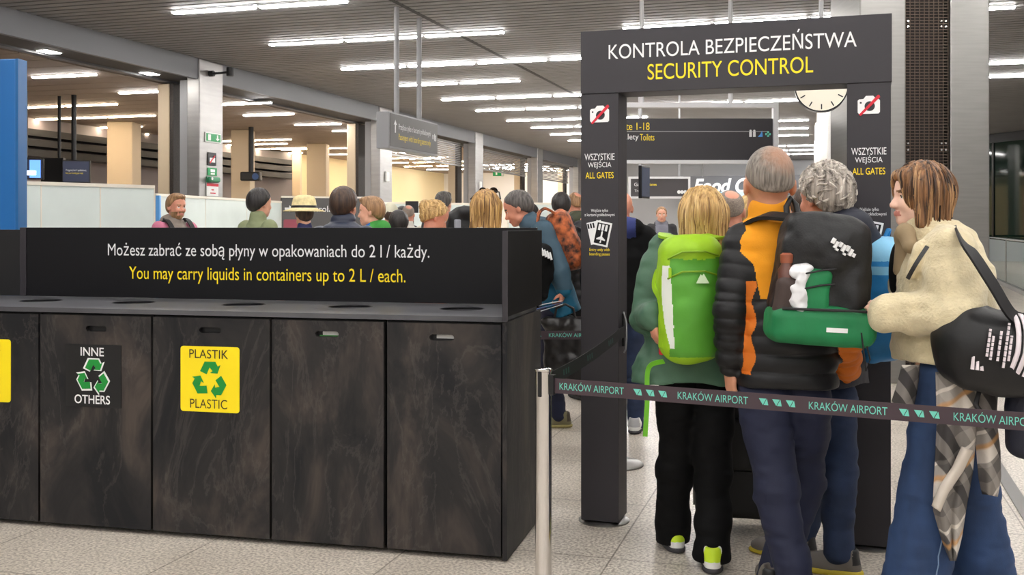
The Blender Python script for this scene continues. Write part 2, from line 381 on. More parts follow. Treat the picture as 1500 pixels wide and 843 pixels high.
rl = empty('glass_railing', 'low glass railing with steel handrail in front of the dark window', 'railing', (p0.x, p0.y, 0), math.atan2(d.y, d.x))
MB().tube([(0, 0, 1.12), (L, 0, 1.12)], .03).build('handrail', CHROME, rl)
GL = mat('clear green glass', srgb(190, 215, 205), .05, trans=.9, spec=.5)
n = 6
for i in range(n): MB().box((L*i/n+.02, -.006, .1), (L*(i+1)/n-.02, .006, 1.08)).build('glass_panel', GL, rl)
for i in range(n+1): MB().cyl((L*i/n, 0, 0), (L*i/n, 0, 1.1), .02).build('post', STEEL, rl)
MB().box((0, -.05, 0), (L, .05, .1)).build('base_rail', STEEL, rl)
a_, b_ = atZ(1458, 680, 0), atZ(1530, 795, 0)
mb = MB(); dd = (b_-a_).normalized(); far = a_-dd*6; mb.obox((far+b_)/2+Vector((0, 0, .003)), dd, Vector((-dd.y, dd.x, 0)), (0, 0, 1), (b_-far).length/2, .035, .006)
struct(mb.build('trim_9', STEEL))
# ================================================================ the black bin counter
BF = Face((-.038, 4.51), math.atan2(-.588, 2.445))
TOPZ, BDEP = 1.056, .68
def pt(f, px, py, dep=0): return f(px, py, dep)
LINER_W = mat('white bin liner', (.6, .6, .58), .5); LINER_G = mat('green bin liner', srgb(60, 130, 60), .5)
GREEN = mat('recycling green', srgb(16, 142, 52), .5); STICK_Y = mat('yellow sticker', srgb(252, 226, 10), .45); STICK_B = mat('black sticker', srgb(10, 10, 12), .45)
DARK_INK = mat('dark ink', srgb(52, 46, 20), .5); RED_INK = mat('red ink', srgb(206, 24, 48), .5)
ARROW = [(-.63, .50), (-.33, 1.08), (.38, 1.08), (.54, .80), (.72, .90), (.52, .38), (.03, .40), (.20, .52), (.0, .74), (-.2, .32)]
def recycling(parent, x, z, R, y, outline):
    for k, (m, sc, yy) in enumerate(((WHITE_INK, 1.1, y-.0012), (GREEN, .9, y-.0022))):
        if k == 0 and not outline: continue
        mb = MB()
        for j in range(3):
            a = math.radians(-120*j); P = []
            cx, cz = sum(p[0] for p in ARROW)/10, sum(p[1] for p in ARROW)/10
            for px, pz in ARROW:
                s_ = sc if outline else .97
                px, pz = cx+(px-cx)*s_, cz+(pz-cz)*s_
                P.append((x+R*(px*math.cos(a)-pz*math.sin(a)), z-.04*R+R*(px*math.sin(a)+pz*math.cos(a))))
            mb.poly(P, yy, yy+.001)
        mb.build('recycling_symbol', m, parent)
edges = [BF(px)[0] for px in (735, 563, 396, 222, 57)]; edges += [edges[-1]-.56, edges[-1]-1.12]
SLOTX = [(647, 495), (479, 490), (308, 484), (141, 482)]
LAB = ['black slate bin cabinet at the right end of the counter beside the belt post', 'black slate bin cabinet second from the right end, green liner in its slot', 'black slate bin cabinet with the yellow PLASTIK sticker in full view',
       'black slate bin cabinet with the black INNE OTHERS sticker', 'black slate bin cabinet cut by the left frame edge, yellow sticker cut off']
for i in range(5):
    xr, xl = edges[i], edges[i+1]; wd = xr-xl
    r = empty('bin_cabinet', LAB[i], 'bin cabinet', BF.o+BF.x*xl, BF.rot, 'bin cabinets in the counter')
    mb = MB().box((.004, .024, .03), (wd-.004, BDEP, TOPZ-.03))
    mb.build('carcass', BLACK, r)
    if i == 0: MB().box((wd-.018+.02, 0.004, .008), (wd+.022, BDEP+.02, TOPZ-.024)).build('side_panel', SLATE, r)
    if i < 4:
        sx, sz = BF(*SLOTX[i]); sx -= xl
    else: sx, sz = wd*.5, .975
    gap = .008 if i != 0 else .012
    dr = plate([(gap if i != 0 else .014, .025), (wd-.004, .025), (wd-.004, TOPZ-.034), (gap if i != 0 else .014, TOPZ-.034)], [stadium(sx, sz, .112, .026)], 0, .02, 'door', SLATE, r)
    if i < 2:
        MB().box((sx-.03, .0235, sz-.006), (sx+.05, .0238, sz+.011)).build('bin_liner', LINER_W, r)
        if i == 1: MB().box((sx-.045, .0232, sz-.012), (sx+.05, .0235, sz-.006)).build('bin_liner', LINER_G, r)
    if i >= 2:
        a = {2: (265, 351, 508, 604), 3: (97, 178, 505, 597), 4: None}[i]
        if a:
            x0, x1 = BF(a[0])[0]-xl, BF(a[1])[0]-xl; mid = (a[0]+a[1])/2; z1, z0 = BF(mid, (a[2]+a[2]+0)/2)[1], BF(mid, a[3])[1]
        else: x1 = BF(16)[0]-xl; x0 = x1-.30; z1, z0 = .896, .592
        cx, cz, ww, hh = (x0+x1)/2, (z0+z1)/2, x1-x0, z1-z0
        oth = i == 3
        st = plate(rrect(cx, cz, ww, hh, .004 if oth else .014), [], -.003, -.0002, 'recycling_label', STICK_B if oth else STICK_Y, r)
        st['label'] = 'black sticker with green symbol' if oth else 'yellow sticker with green symbol'
        ink = WHITE_INK if oth else DARK_INK
        text('INNE' if oth else 'PLASTIK', 'lettering', ink, st, cx-.005, -.003, cz+hh*.385, ww*(.42 if oth else .66), hh*.135, bold=.012 if oth else 0)
        text('OTHERS' if oth else 'PLASTIC', 'lettering', ink, st, cx-.005, -.003, cz-hh*.375, ww*(.64 if oth else .63), hh*.14, bold=.012 if oth else -.004)
        recycling(st, cx, cz+.0, hh*.262, -.003, oth)
wt = empty('bin_worktop', 'long dark worktop with round waste holes over the bin cabinets', 'worktop', BF.o, BF.rot)
XL = edges[-1]
holes = [ellipse(BF(px, HY, .38)[0], .38, .105, .105) for px in (677, 513, 357, 196, 60)]
TOPM = mat('worktop grey', srgb(84, 84, 88), .33, noise=.12, nscale=4)
plate([(XL, -.012), (.0, -.012), (.0, BDEP), (XL, BDEP)], holes, TOPZ-.022, TOPZ, 'worktop_slab', TOPM, wt, flat=True)
for px in (677, 513, 357, 196, 60):
    cx = BF(px, HY, .38)[0]
    MB().tube([(cx+.105*math.cos(a), .38+.105*math.sin(a), TOPZ-.004) for a in np.linspace(0, 2*math.pi, 33)[:-1]], .0055, closed=True).build('hole_rim', DARKP, wt, smooth=True)
bb = empty('notice_board', 'black upright board with white and yellow liquids notice behind the bin holes', 'notice board', BF.o+Vector((0, 0, 0)), BF.rot)
xj = BF(34, HY, BDEP)[0]; ZT = 1.437
MB().box((xj+.02, BDEP+.002, TOPZ), (.0, BDEP+.024, ZT), .002).build('board_panel', DARKP, bb)
MB().box((XL, BDEP+.002, TOPZ), (xj-.02, BDEP+.024, ZT-.012), .002).build('board_panel', BLACK, bb)
MB().box((xj-.02, BDEP-.004, TOPZ), (xj+.02, BDEP+.024, ZT), .002).build('joint_post', CHAR, bb)
MB().box((.002, -.012, TOPZ+.001), (.022, BDEP+.024, ZT-.012), .002).build('end_panel', mat('satin black panel', srgb(10, 9, 11), .55, spec=.12), bb)
MB().box((.0, -.016, TOPZ-.02), (.024, -.011, ZT-.012)).build('edge_trim', GREYP if 0 else CHAR, bb)
for body, a, b, y0, y1, m in (('Możesz zabrać ze sobą płyny w opakowaniach do 2 l / każdy.', 158, 629, 356.5, 382, WHITE_INK), ('You may carry liquids in containers up to 2 L / each.', 189, 594, 392.5, 417.5, YELLOW_INK)):
    x0 = BF(a, HY, BDEP)[0]; x1 = BF(b, HY, BDEP)[0]; mid = (a+b)/2; zt = BF(mid, y0, BDEP)[1]; zb = BF(mid, y1, BDEP)[1]
    text(body, 'lettering', m, bb, (x0+x1)/2, BDEP+.002, (zt+zb)/2, x1-x0, zt-zb)

# ================================================================ security gate
GF = Face((.334, 5.098), math.atan2(-.446, 1.343))
gt = empty('security_gate', 'dark portal over the queue lettered KONTROLA BEZPIECZEŃSTWA SECURITY CONTROL', 'gate', GF.o, GF.rot)
GW, CW, CD, HB, HT = 1.415, .186, .19, 2.085, 2.388
for x in (0, GW-CW):
    c_ = MB().box((x, 0, .02), (x+CW, CD, HB), .003).build('gate_post', CHAR, gt)
    MB().lathe([(.125, 0), (.125, .006), (.115, .012), (.06, .02)], c=(x+CW/2, CD/2, 0)).build('base_plate', STEEL, c_, smooth=True)
    cx = x+CW/2
    # crossed-out camera sign
    body = [(-.047, -.036), (-.047, .026), (-.03, .031), (-.018, .042), (.018, .044), (.028, .031), (.047, .028), (.047, -.036)]
    body = [(-.047, -.03), (-.041, -.037), (.041, -.037), (.047, -.03), (.047, .022), (.041, .028), (.03, .03), (.018, .043), (-.012, .043), (-.022, .03), (-.041, .028), (-.047, .022)]
    z = 1.983
    plate([(cx+p, z+q) for p, q in body], [ellipse(cx+.004, z-.003, .022, .022), rrect(cx-.034, z+.013, .008, .008, .002)], -.002, -.0003, 'camera_symbol', WHITE_INK, c_)
    plate(ellipse(cx+.004, z-.003, .016, .016), [ellipse(cx+.004, z-.003, .011, .011)], -.002, -.0003, 'camera_symbol', WHITE_INK, c_) if 0 else None
    MB().poly([(cx-.042, z-.04), (cx-.034, z-.046), (cx+.048, z+.036), (cx+.044, z+.046), (cx+.037, z+.045)], -.004, -.0021).build('red_slash', RED_INK, c_)
    for body_, y, w_, h_, m in (('WSZYSTKIE', 230, .148, .032, WHITE_INK), ('WEJŚCIA', 241.5, .116, .04, WHITE_INK), ('ALL GATES', 257, .138, .03, YELLOW_INK),
                                ('Wejście tylko', 309, .084, .02, WHITE_INK), ('z kartami pokładowymi', 315.5, .148, .019, WHITE_INK), ('Entry only with', 366.5, .1, .018, YELLOW_INK), ('boarding passes', 373, .1, .018, YELLOW_INK)):
        text(body_, 'lettering', m, c_, cx, 0, HC+(HY-y)*5.07/F, w_, h_)
    zc = HC+(HY-342)*5.07/F
    def rot(P, a, dx=0, dz=0):
        a = math.radians(a); return [(cx+dx+p*math.cos(a)-q*math.sin(a), zc+dz+p*math.sin(a)+q*math.cos(a)) for p, q in P]
    R_ = lambda w, h, x=0, z=0: [(x-w/2, z-h/2), (x+w/2, z-h/2), (x+w/2, z+h/2), (x-w/2, z+h/2)]
    plate(rot(R_(.072, .108), 12, -.018, .004), [], -.0016, -.0003, 'boarding_card_symbol', WHITE_INK, c_)
    plate(rot(R_(.08, .118), -12, .012, -.002), [], -.0024, -.0017, 'boarding_card_symbol', WHITE_INK, c_)
    mb = MB().poly(rot(R_(.062, .1), -12, .012, -.002), -.003, -.0025)
    mb.build('card_face', DARKP, c_)
    mb = MB()
    for k in range(3): mb.poly(rot(R_(.011, .03, -.018+.017*k, .03), -12, .012, -.002), -.0036, -.0031)
    mb.poly(rot([(-.004, -.044), (.0, -.03), (-.022, -.032), (-.022, -.026), (-.004, -.014), (-.004, .008), (0, .014), (.004, .008), (.004, -.014), (.022, -.026), (.022, -.032), (.004, -.03), (.004, -.044)], -12, .012, -.002), -.0036, -.0031)
    mb.build('card_print', WHITE_INK, c_)
    mb = MB()
    for k in range(3): mb.poly(rot(R_(.008, .024, -.03+.013*k, .036), 12, -.018, .004), -.00225, -.0017)
    mb.build('card_print', DARKP, c_)
hd = MB().box((0, -.004, HB), (GW+.004, CD+.004, HT), .002).build('gate_header', CHAR, gt)
text('KONTROLA BEZPIECZEŃSTWA', 'lettering', WHITE_INK, hd, .705, -.004, 2.294, 1.132, .094)
text('SECURITY CONTROL', 'lettering', YELLOW_INK, hd, .706, -.004, 2.177, .756, .074)
MB().box((CW, .075, .86), (CW+.012, .125, 1.02), .003).build('belt_clip', BLACK, gt)
MB().tube([(CW+.012, .06, 1.03), (CW+.028, .05, .98), (CW+.03, .045, .90), (CW+.024, .055, .85), (CW+.012, .07, .83)], .004).build('belt_clip_cable', GREYP, gt, smooth=True)

# ================================================================ belt posts and belts
BELT = mat('belt aubergine', srgb(66, 52, 58), .7); BELTD = mat('belt black', srgb(24, 24, 26), .7)
BPR = None
def belt_post(loc, label, z=.905, rot=0, group='belt posts'):
    r = empty('belt_post', label, 'belt post', loc, rot, group)
    MB().lathe([(.165, 0), (.165, .008), (.15, .02), (.06, .03), (.036, .045)], 40).build('base', STEEL, r, smooth=True)
    MB().lathe([(.0315, .04), (.0315, z-.012), (.034, z-.01), (.034, z-.002), (.03, z)], 32).build('pole', CHROME, r, smooth=True)
    MB().box((-.008, -.036, z-.105), (.008, -.03, z-.008), .003).build('belt_slot', BLACK, r)
    MB().box((.028, -.014, z-.098), (.048, .014, z-.022), .003).build('belt_clip', BLACK, r)
    return r
sp = Vector(((796-CX)/F*4.0, 4.0, 0)); e1 = Vector(((1500-CX)/F*3.25, 3.25, 0)); dirb = (e1-sp).normalized(); e2 = sp+dirb*2.25
AF = Face(sp, math.atan2(dirb.y, dirb.x))
belt_post(sp, 'polished steel belt post in front of the bin end', rot=AF.rot)
p2 = belt_post(e2, 'polished steel belt post at the right end of the lettered belt', rot=AF.rot)
def wave(x, L, s=.018): return -s*4*(x/L)*(1-x/L)*.35
bl = empty('queue_belt', 'dark retractable belt lettered KRAKÓW AIRPORT across the queue in front', 'belt', AF.o, AF.rot)
Lb = 2.25-.03; bz = .842
MB().ribbon([(.046+(Lb-.046)*t, 0, bz) for t in np.linspace(0, 1, 24)], Vector((0, 0, .028)), Vector((0, 1, 0)), .0012).build('webbing', BELT, bl)
for a, b in ((820, 914), (993, 1096), (1185, 1300), (1397, 1523)):
    x0, x1 = AF(a)[0], AF(b)[0]; text('KRAKÓW AIRPORT', 'lettering', TEAL_INK, bl, (x0+x1)/2, -.0012, bz+.003, x1-x0, .033, bold=-.004, ext=.0008)
TRI1 = [(0, 1), (.62, 1), (.42, 0)]; TRI2 = [(.7, .95), (.5, 0), (1, 0)]
for a, b in ((928, 981), (1112, 1169), (1317, 1381)):
    x0, x1 = AF(a)[0], AF(b)[0]; w_ = (x1-x0)/3
    mb = MB()
    for k in range(3):
        for T in ([(0, 1), (.78, 1), (.42, 0)], [(.86, 1), (.5, .0), (1.0, 0)]):
            mb.poly([(x0+k*w_*1.04+p*w_*.72, bz-.011+q*.022) for p, q in T], -.0026, -.0014)
    mb.build('triangle_marks', TEAL_INK, bl)
# belt going back from the post to the gate
ge = GF.o+GF.x*(CW+.012)+GF.y*.1
gd = (ge-sp); L2 = gd.length; CF = Face(sp, math.atan2(gd.y, gd.x))
b2 = empty('queue_belt', 'black belt running back from the post to the left gate post', 'belt', CF.o, CF.rot)
def bz2(t): return .852+(.935-.852)*t-.03*4*t*(1-t)*.5
L2a, L2b = .036, L2-.012
# it passes in front of the gate post and bends round to the clip on the inner side
gp = lambda x, y: (GF.o+GF.x*x+GF.y*y-sp)
def inCF(v): return (v.dot(CF.x), v.dot(CF.y))
kn = [(.036, 0)]+[inCF(gp(CW+.018, -.02)), inCF(gp(CW+.02, .1))]
pts = []; nr = []
for (xa, ya), (xb, yb) in zip(kn, kn[1:]):
    n = 14
    for i in range(n):
        t = i/n; pts.append((xa+(xb-xa)*t, ya+(yb-ya)*t))
pts.append(kn[-1]); N = len(pts)
P3 = [(p[0], p[1], bz2(min(1, i/14))) for i, p in enumerate(pts)]
wb = MB().ribbon(P3, Vector((0, 0, .027)), [Vector((-(P3[min(i+1, N-1)][1]-P3[max(i-1, 0)][1]), P3[min(i+1, N-1)][0]-P3[max(i-1, 0)][0], 0)).normalized() for i in range(N)], .0012).build('webbing', BELTD, b2)
s_ = math.atan2(P3[1][1]-P3[0][1], P3[1][0]-P3[0][0])
mb = MB(); dx = Vector((math.cos(s_), math.sin(s_), 0)); ny = Vector((math.sin(s_), -math.cos(s_), 0))
for c0 in (.2, .52, .84):
    for k in range(3):
        d_ = c0+k*.03; t = d_/(kn[1][0]-.036); zz = bz2(t); o_ = Vector((.036, 0, 0))+dx*d_
        for sg in (0, 1): pass
        vs = [mb.bm.verts.new(o_+ny*.0022+dx*p+Vector((0, 0, zz+q))) for p, q in ((-.008, .012), (.006, .012), (.01, -.012), (-.004, -.012))]
        mb.bm.faces.new(vs)
mb.build('triangle_marks', mat('dim teal ink', srgb(44, 84, 76), .7), b2)
# farther belt seen between the bins and the gate
D3 = 6.35; f3 = Face(((735-CX)/F*D3, D3), 0.0)
belt_post(f3.o, 'belt post standing behind the bin counter end', rot=0); xe = f3(888)[0]
belt_post(f3.o+f3.x*(xe+.06), 'belt post hidden behind the left gate post', rot=0)
b3 = empty('queue_belt', 'dark lettered belt behind the bin end, below the black handbag', 'belt', f3.o, f3.rot)
z3 = f3(820, 494)[1]
z3 = .785
MB().ribbon([(.046+(xe+.02-.046)*t, 0, z3) for t in np.linspace(0, 1, 8)], Vector((0, 0, .026)), Vector((0, 1, 0)), .0012).build('webbing', BELT, b3)
x0, x1 = f3(804)[0], f3(872)[0]; text('KRAKÓW AIRPORT', 'lettering', TEAL_INK, b3, (x0+x1)/2, -.0012, z3+.003, x1-x0, .03, bold=-.004)
xx = f3(790)[0]; mb = MB().poly([(xx-.014, z3-.01), (xx+.012, z3-.01), (xx+.002, z3+.012)], -.0026, -.0014); mb.build('triangle_marks', TEAL_INK, b3)

# ================================================================ blue panel, partitions, screens
bp = empty('blue_panel', 'tall plain blue advertising panel at the left behind the bins', 'panel', atD(27, HY, 7.0)*1, math.radians(-6)); bp.location.z = 0
BLUE = mat('blue print', srgb(12, 98, 166), .45)
MB().box((-1.3, 0, .06), (-.02, .1, 2.56), .01).build('blue_face', BLUE, bp)
MB().box((-.02, -.004, .06), (0, .104, 2.56), .003).build('edge_trim', mat('blue edge', srgb(16, 92, 150), .4), bp)
MB().box((-1.25, -.15, 0), (-.06, .25, .06), .01).build('foot', DARKP, bp)
PARTW = mat('partition glass white', srgb(214, 224, 220), .25, noise=.05, nscale=2)
def partition(a, b, ztop, n, name='partition', m=None):
    d = b-a; L = math.hypot(d.x, d.y)
    o = MB().box((0, 0, .0), (L, .05, ztop-.035)).build(name, m or PARTW, loc=(a.x, a.y, 0), rot=math.atan2(d.y, d.x)); struct(o)
    mb = MB().box((0, -.012, ztop-.035), (L, .062, ztop))
    for i in range(n+1): mb.box((L*i/n-.006, -.004, 0), (L*i/n+.006, .054, ztop))
    mb.build('partition_frame', mat('partition rail', srgb(226, 220, 206), .4), o); return o
partition(atD(-140, HY, 9.2), atD(226, HY, 11.1), 1.87, 4)
partition(atD(228, HY, 13.9), atD(412, HY, 18.4), 1.87, 3)
partition(atD(546, HY, 19.0), atD(700, HY, 20.2), 1.87, 3)
partition(atD(745, HY, 19.4), atD(912, HY, 20.6), 1.87, 3)
o = MB().box((0, 0, 0), (.05, .06, 1.84)).build('trim_10', mat('blue trim', srgb(90, 160, 226), .4), loc=atD(228, HY, 13.8)-Vector((0, 0, HC))); struct(o)
# dark direction sign standing in the partition line
a, b = atD(412, HY, 18.4), atD(548, HY, 19.0); d = b-a; L = math.hypot(d.x, d.y)
ds = empty('direction_board', 'low dark board with arrow between the partitions behind the straw hat', 'sign', (a.x, a.y, 0), math.atan2(d.y, d.x))
MB().box((0, 0, .0), (L, .08, 1.93), .01).build('board_panel', mat('sign grey', srgb(84, 82, 82), .5), ds)
MB().box((0, -.01, 1.93), (L, .09, 1.96)).build('top_rail', mat('partition rail', (.7, .7, .7)), ds)
zs = HC+(HY-306)*18.4/F
MB().poly([(.06, zs-.02), (.06, zs+.02), (.14, zs+.02), (.14, zs+.06), (.22, zs), (.14, zs-.06), (.14, zs-.02)], -.004, -.0005).build('arrow', WHITE_INK, ds)
text('Kontrola', 'lettering', WHITE_INK, ds, .62, 0, zs, .55, .11); text('Security', 'lettering', YELLOW_INK, ds, 1.12, 0, zs-.005, .42, .12)
plate(rrect(.22, HC-.0, .36, .2, .03), [], -.003, -.0005, 'red_notice', mat('red notice', srgb(150, 70, 84), .5), ds)
# screens on poles
SCR = mat('screen dark', srgb(24, 28, 44), .25, emit=.6); SCRB = mat('screen blue', srgb(70, 110, 190), .25, emit=1.2); SCRW = mat('screen white', srgb(190, 205, 240), .3, emit=1.5)
def screen(px0, px1, py0, py1, D, pole_px, pole_top, label, content):
    c = atD((px0+px1)/2, (py0+py1)/2, D); wd = (px1-px0)/F*D; ht = (py1-py0)/F*D
    r = empty('hanging_screen', label, 'screen', (c.x, c.y, c.z-ht/2), math.radians(12))
    MB().box((-wd/2, 0, 0), (wd/2, .08, ht), .008).build('housing', BLACK, r)
    s = MB().box((-wd/2+.02, -.004, .02), (wd/2-.02, .0, ht-.02)).build('display', SCR, r)
    content(s, wd, ht)
    px = (pole_px-CX)/F*D-c.x
    MB().cyl((px, .1, .02), (px, .1, ANN-(c.z-ht/2)-.002), .045).build('pole', BLACK, r, smooth=True)
def c1(s, w_, h_):
    MB().box((w_*.12, -.008, .03), (w_*.42, -.0045, h_-.03)).build('picture', SCRB, s); MB().box((-.02*w_, -.012, h_*.2), (w_*.3, -.0085, h_*.42), .01).build('picture', SCRW, s)
    MB().box((-w_*.4, -.008, h_*.75), (-w_*.1, -.0045, h_*.82)).build('text_line', SCRW, s)
def c2(s, w_, h_):
    text('Przygotuj kartę pokładową', 'lettering', WHITE_INK, s, 0, -.004, h_*.55, w_*.72, .045); text('Have your boarding pass ready', 'lettering', YELLOW_INK, s, -.03, -.004, h_*.42, w_*.62, .04)
screen(12, 62, 232, 263, 18.6, 35, 131, 'bright blue hanging screen right beside the blue panel', c1)
screen(92, 131, 235, 268, 19.2, 107, 143, 'dark hanging screen with two lines of text above the white partition', c2)
bh = empty('black_housing', 'plain black box between the two hanging screens', 'box', atD(77, 268, 19.4))
MB().box((-.22, 0, 0), (.2, .12, .46), .01).build('housing', BLACK, bh); MB().cyl((.1, .06, .4), (.1, .06, ANN-bh.location.z-.002), .03).build('pole', BLACK, bh)
D = 25.6; c = atD(369, 258, D); r = empty('ceiling_camera', 'black camera on a long ceiling pole above the olive shirt man', 'camera', c, 0)
MB().cyl((-.02, 0, .1), (-.02, 0, ANN-c.z-.002), .06).build('pole', BLACK, r, smooth=True); MB().box((-.26, -.12, -.12), (.22, .15, .1), .03).build('camera_housing', BLACK, r)
MB().cyl((.12, -.12, -.02), (.12, -.16, -.02), .08).build('lens', mat('lens blue', srgb(70, 90, 130), .1), r)

# ---------------------------------------------------------------- hanging signs, clock
sd = Vector((U.x, U.y, 0)); p0 = atD(570, HY, 12.8)
hs = empty('hanging_sign', 'grey hanging sign on two rods for passengers with boarding passes', 'sign', (p0.x, p0.y, 0), math.atan2(U.y, U.x))
k = (641-CX)/F; LS = (p0.x-k*p0.y)/(k*U.y-U.x)
z0, z1 = HC+(HY-217)*12.8/F, HC+(HY-163)*12.8/F
bx = MB().box((0, 0, z0), (LS, .17, z1), .008).build('sign_box', GREYP, hs)
MB().box((.02, -.006, z0+.03), (LS-.02, 0.002, z1-.02)).build('sign_face', mat('sign face', srgb(86, 82, 80), .5), bx)
text('Przejście tylko z kartami pokładowymi', 'lettering', WHITE_INK, bx, LS*.5, -.006, z0+.28, LS*.66, .1); text('Passengers with boarding passes only', 'lettering', YELLOW_INK, bx, LS*.5, -.006, z0+.15, LS*.66, .1)
MB().poly([(.16, z0+.2), (.19, z0+.2), (.19, z0+.3), (.22, z0+.3), (.175, z0+.36), (.13, z0+.3), (.16, z0+.3)], -.009, -.0062).build('arrow', WHITE_INK, bx)
mb = MB().box((LS*.87, -.009, z0+.22), (LS*.89, -.0062, z0+.28)).box((LS*.91, -.009, z0+.2), (LS*.925, -.0062, z0+.3)).box((LS*.935, -.009, z0+.2), (LS*.95, -.0062, z0+.28)); mb.build('pictograms', WHITE_INK, bx)
for t in (.26, .72): MB().cyl((LS*t, .085, z1-.01), (LS*t, .085, CEIL-.002), .033).build('rod', GREYP, hs, smooth=True)

D = 12.0; gs = empty('gate_sign', 'large dark overhead sign with yellow Gate 1-18 line seen through the gate', 'sign', (atD(1025, HY, D).x, D, 0), 0)
gx = lambda px: (px-1025)/F*D
gz = lambda py: HC+(HY-py)*D/F
FRW = mat('white frame', srgb(216, 216, 218), .4)
fr = MB().box((gx(866), -.05, gz(158)), (gx(1139), .05, gz(151))).box((gx(1132), -.05, gz(238)), (gx(1139), .05, gz(158))).box((gx(866), -.05, gz(238)), (gx(873), .05, gz(158))).box((gx(873), -.05, gz(240)), (gx(1132), .05, gz(235)))
fr.build('sign_frame', FRW, gs)
MB().box((gx(873), -.03, gz(234.8)), (gx(1131), .03, gz(174))).build('sign_face', CHAR, gs)
MB().box((gx(873), -.034, gz(193.5)), (gx(1125), -.03, gz(192.5))).build('divider', GREYP, gs)
text('Gate 1-18', 'lettering', YELLOW_INK, gs, gx(927), -.03, gz(185.5), gx(951)-gx(903), (gz(180)-gz(191)))
text('Toalety', 'lettering', WHITE_INK, gs, gx(918), -.03, gz(202), gx(935)-gx(901), .085); text('Toilets', 'lettering', YELLOW_INK, gs, gx(947.5), -.03, gz(201.5), gx(958)-gx(937), .075)
mb = MB()
for q in (1098.5, 1104): mb.box((gx(q-1.8), -.035, gz(201)), (gx(q+1.8), -.0305, gz(193.5))).cyl((gx(q), -.035, gz(192)), (gx(q), -.0305, gz(192)), .012)
mb.build('pictogram', WHITE_INK, gs)
MB().poly([(gx(1109), gz(201)), (gx(1116), gz(201)), (gx(1116), gz(196)), (gx(1115), gz(192)), (gx(1113), gz(197))], -.035, -.0305).build('pictogram', mat('blue ink', srgb(80, 150, 220)), gs)
MB().box((gx(1120), -.035, gz(198.5)), (gx(1128), -.0305, gz(195.5))).box((gx(1122.5), -.035, gz(201)), (gx(1125.5), -.0305, gz(193))).build('pictogram', TEAL_INK, gs)
for q in (940, 1070): MB().cyl((gx(q), 0, gz(152)), (gx(q), 0, CEIL-.002), .025).build('rod', FRW, gs, smooth=True)

cc = atD(1203, 127, 9.0); ck = empty('wall_clock', 'round white clock with black ticks hanging behind the gate header', 'clock', cc, math.radians(-14))
R = .222
MB().cyl((0, -.05, 0), (0, .05, 0), R, n=64).build('clock_case', DARKP, ck, smooth=True)
MB().cyl((0, -.056, 0), (0, -.048, 0), R*.95, n=64).build('clock_face', mat('clock face', srgb(238, 232, 214), .4), ck, smooth=True)
mb = MB()
for i in range(12):
    a = math.radians(30*i); dr = Vector((math.sin(a), 0, math.cos(a))); mb.obox(dr*R*.8+Vector((0, -.058, 0)), dr, (0, 1, 0), dr.cross(Vector((0, 1, 0))), R*.1, .002, R*.022)
mb.build('hour_ticks', BLACK, ck)
for a, l, t in ((58, .62, .03), (20, .45, .04)):
    a = math.radians(a); dr = Vector((math.sin(a), 0, math.cos(a))); MB().obox(dr*R*l*.45+Vector((0, -.062, 0)), dr, (0, 1, 0), dr.cross(Vector((0, 1, 0))), R*l*.55, .002, R*t).build('hand', BLACK, ck)
MB().cyl((0, 0, R-.01), (0, 0, CEIL-cc.z-.002), .02).build('rod', GREYP, ck, smooth=True)
text('12', 'lettering', BLACK, ck, 0, -.056, R*.5, .05) if 0 else None

# far signs through the gate
def flat_sign(name, label, px0, px1, py0, py1, D, m, frame=None, rot=0, cat='sign', hang=None):
    c = atD((px0+px1)/2, (py0+py1)/2, D); wd = (px1-px0)/F*D/2; ht = (py1-py0)/F*D/2
    r = empty(name, label, cat, c, rot)
    MB().box((-wd, 0, -ht), (wd, .06, ht), .004).build('sign_face', m, r)
    if frame:
        t = .02*D/10; MB().box((-wd-t, -.02, ht), (wd+t, .08, ht+t)).box((-wd-t, -.02, -ht-t), (wd+t, .08, -ht)).box((-wd-t, -.02, -ht), (-wd, .08, ht)).box((wd, -.02, -ht), (wd+t, .08, ht)).build('sign_frame', frame, r)
    if hang:
        for s in (-.7, .7): MB().cyl((wd*s, .03, ht), (wd*s, .03, hang-c.z), .02).build('rod', GREYP, r, smooth=True)
    return r, wd, ht
SG = mat('far sign grey', srgb(70, 66, 68), .5)
r, wd, ht = flat_sign('transfer_sign', 'small dark framed sign with white arrow lines left of Food Corner', 924, 1008, 262, 288, 22, SG, FRW, hang=CEIL)
text('Gates', 'lettering', WHITE_INK, r, -wd*.68, 0, ht*.35, wd*.4); text('Transfer', 'lettering', WHITE_INK, r, -wd*.66, 0, -ht*.35, wd*.42); text('Gates', 'lettering', YELLOW_INK, r, -wd*.25, 0, ht*.35, wd*.3)
mb = MB()
for k in range(3): mb.cyl((wd*(.68+.11*k), -.004, -ht*.5), (wd*(.68+.11*k), 0, -ht*.5), ht*.2)
mb.build('pictograms', WHITE_INK, r)
D = 18; c = atD(946, 268, D); r = empty('display_column', 'slim tall dark display edge-on in front of the small framed sign', 'display', (c.x, c.y, c.z-.27), math.radians(64))
MB().box((-.22, 0, 0), (.22, .06, .56), .01).build('housing', DARKP, r); MB().box((-.2, -.004, .03), (.2, 0, .53)).build('display', mat('pale screen', srgb(70, 80, 104), .2), r)
MB().cyl((0, .1, .02), (0, .1, CEIL-(c.z-.27)), .03).build('pole', GREYP, r, smooth=True)
D = 43.5; c = atD(1086, 272, D); r = empty('food_corner_sign', 'white slanted Food Corner lettering on the far grey wall', 'sign', c, HALL_ROT)
FW = mat('lit white letters', (.85, .85, .85), .4, emit=.25)
text('Food Corner', 'lettering', FW, r, .0, 0, 0, 3.9, .62, shear=.25, bold=.03, ext=.1)
MB().box((-2.4, .1, -.4), (2.4, .16, .42)).build('sign_board', mat('far board', srgb(112, 114, 120), .6), r)
